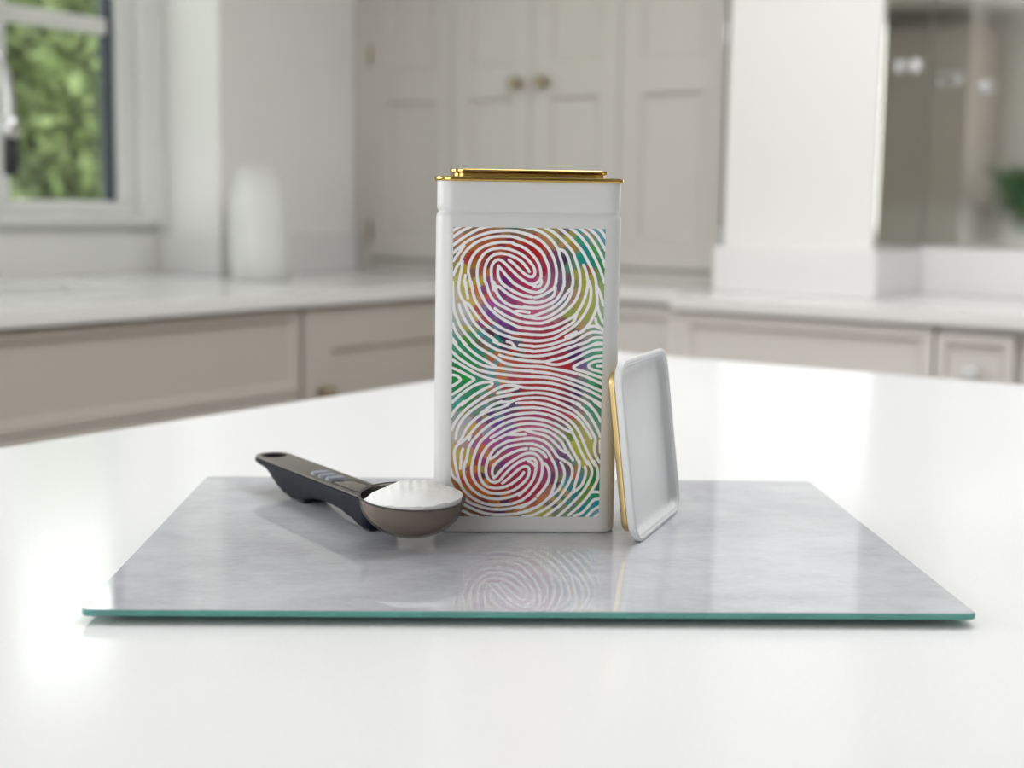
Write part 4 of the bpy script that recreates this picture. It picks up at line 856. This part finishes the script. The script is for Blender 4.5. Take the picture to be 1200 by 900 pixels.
# bowl: shallow smoky hemisphere, tipped a little away from the handle
BR, BD, BTH = .0281, .0212, .0011
bowl_c = Vector((-(.660-.6283), 0.0, .0248)); TIP = math.radians(4.2)
prof = [(BR*math.cos(a), -BD*math.sin(a)) for a in [math.pi/2*k/16 for k in range(16, -1, -1)]]
prof = [(max(r, .0004), z) for r, z in prof] + [(BR+.0003, .0006), (BR-.0004, .0009), (BR-BTH, .0004)]
inner = [(max((BR-BTH)*math.cos(a), .0004), -(BD-BTH)*math.sin(a)) for a in [math.pi/2*k/16 for k in range(1, 17)]]
bm = lathe(prof+inner, 56)
bowl = bm_obj('bowl', bm, 'smoky', spoon, 50); bowl.location = bowl_c; bowl.rotation_euler = (0, -TIP, 0)
rimo = bm_obj('bowl_rim', lathe([(BR+.0006, .0004), (BR+.0007, .0008), (BR+.0003, .0011), (BR-.0004, .0011), (BR-.0006, .0008), (BR-.0002, .0005)], 56, False, False), 'rim', bowl, 60)
bm = bmesh.new(); rows = []                            # black cup of the handle that grips the back of the bowl
for off in (.0005, .0026):
    rows.append([[((BR+off)*math.cos(p)*math.cos(a), (BR+off)*math.cos(p)*math.sin(a), -(BD+off)*math.sin(p)) for a in [math.radians(-40+80*k/16) for k in range(17)]] for p in [math.radians(3+38*j/8) for j in range(9)]])
vv = [[[bm.verts.new(c) for c in r] for r in g] for g in rows]
for g in vv:
    for j in range(8):
        for k in range(16): bm.faces.new((g[j][k], g[j][k+1], g[j+1][k+1], g[j+1][k]))
for j in range(8):
    for k in (0, 16): bm.faces.new((vv[0][j][k], vv[1][j][k], vv[1][j+1][k], vv[0][j+1][k]))
for j in (0, 8):
    for k in range(16): bm.faces.new((vv[0][j][k], vv[0][j][k+1], vv[1][j][k+1], vv[1][j][k]))
cup = bm_obj('bowl_mount', bm, 'black', spoon, 50); cup.location = bowl_c; cup.rotation_euler = (0, -TIP, 0)
# powder in the bowl: settled into the bottom, heaped to a soft cone away from the handle
pw_c = rm(*(sl(.6283, 0)+SHIFT), BT+.0248)
bm = bmesh.new(); nr, na = 26, 64
def top(x, y):
    r = math.hypot(x, y)/(BR-BTH)
    d = math.hypot(x+.0035, y+.001)/BR
    h = .0090*max(0, 1-(d/1.04)**2.0) - .0002
    if x > .006: h -= .030*min(1, (x-.006)/.020)**1.15
    h += .00035*math.sin(x*900+y*420)*math.sin(y*760-x*300) + .0004*math.sin(x*310+1)*math.sin(y*350)
    return min(h, .011)
IR, ID = BR-BTH-.00015, BD-BTH-.00015
def floor_(r): return -ID*math.sqrt(max(0, 1-(r/IR)**2))
T_ = [[bm.verts.new((IR*i/nr*math.cos(2*math.pi*k/na), IR*i/nr*math.sin(2*math.pi*k/na), 0)) for k in range(na)] for i in range(1, nr+1)]
c0 = bm.verts.new((0, 0, top(0, 0)))
for rw in T_:
    for v in rw:
        v.co.z = max(top(v.co.x, v.co.y), floor_(math.hypot(v.co.x, v.co.y))+.00002)
for k in range(na): bm.faces.new((c0, T_[0][k], T_[0][(k+1) % na]))
for i in range(nr-1):
    for k in range(na): bm.faces.new((T_[i][k], T_[i+1][k], T_[i+1][(k+1) % na], T_[i][(k+1) % na]))
bot = [T_[-1]]
for i in range(nr-1, 0, -1):
    r = IR*i/nr; bot.append([bm.verts.new((r*math.cos(2*math.pi*k/na), r*math.sin(2*math.pi*k/na), floor_(r))) for k in range(na)])
for a_, b_ in zip(bot, bot[1:]):
    for k in range(na): bm.faces.new((a_[k], b_[k], b_[(k+1) % na], a_[(k+1) % na]))
c1 = bm.verts.new((0, 0, -ID))
for k in range(na): bm.faces.new((bot[-1][(k+1) % na], bot[-1][k], c1))
def bare(v):                                           # where the powder has run off and the wall of the bowl shows
    r = math.hypot(v.co.x, v.co.y); return top(v.co.x, v.co.y) <= floor_(r)+.0002 and r < IR*1.01
bmesh.ops.delete(bm, geom=[f for f in bm.faces if all(bare(v) for v in f.verts)], context='FACES')
pw = bm_obj('powder_heap', bm, 'powder', None, 60)
pw.location = pw_c; pw.rotation_euler = Matrix.Rotation(math.atan2(dy, dx)-TH, 3, 'Z').__matmul__(Matrix.Rotation(-TIP, 3, 'Y')).to_euler()
tag(pw, 'heap of fine white powder filling the spoon bowl', 'powder')
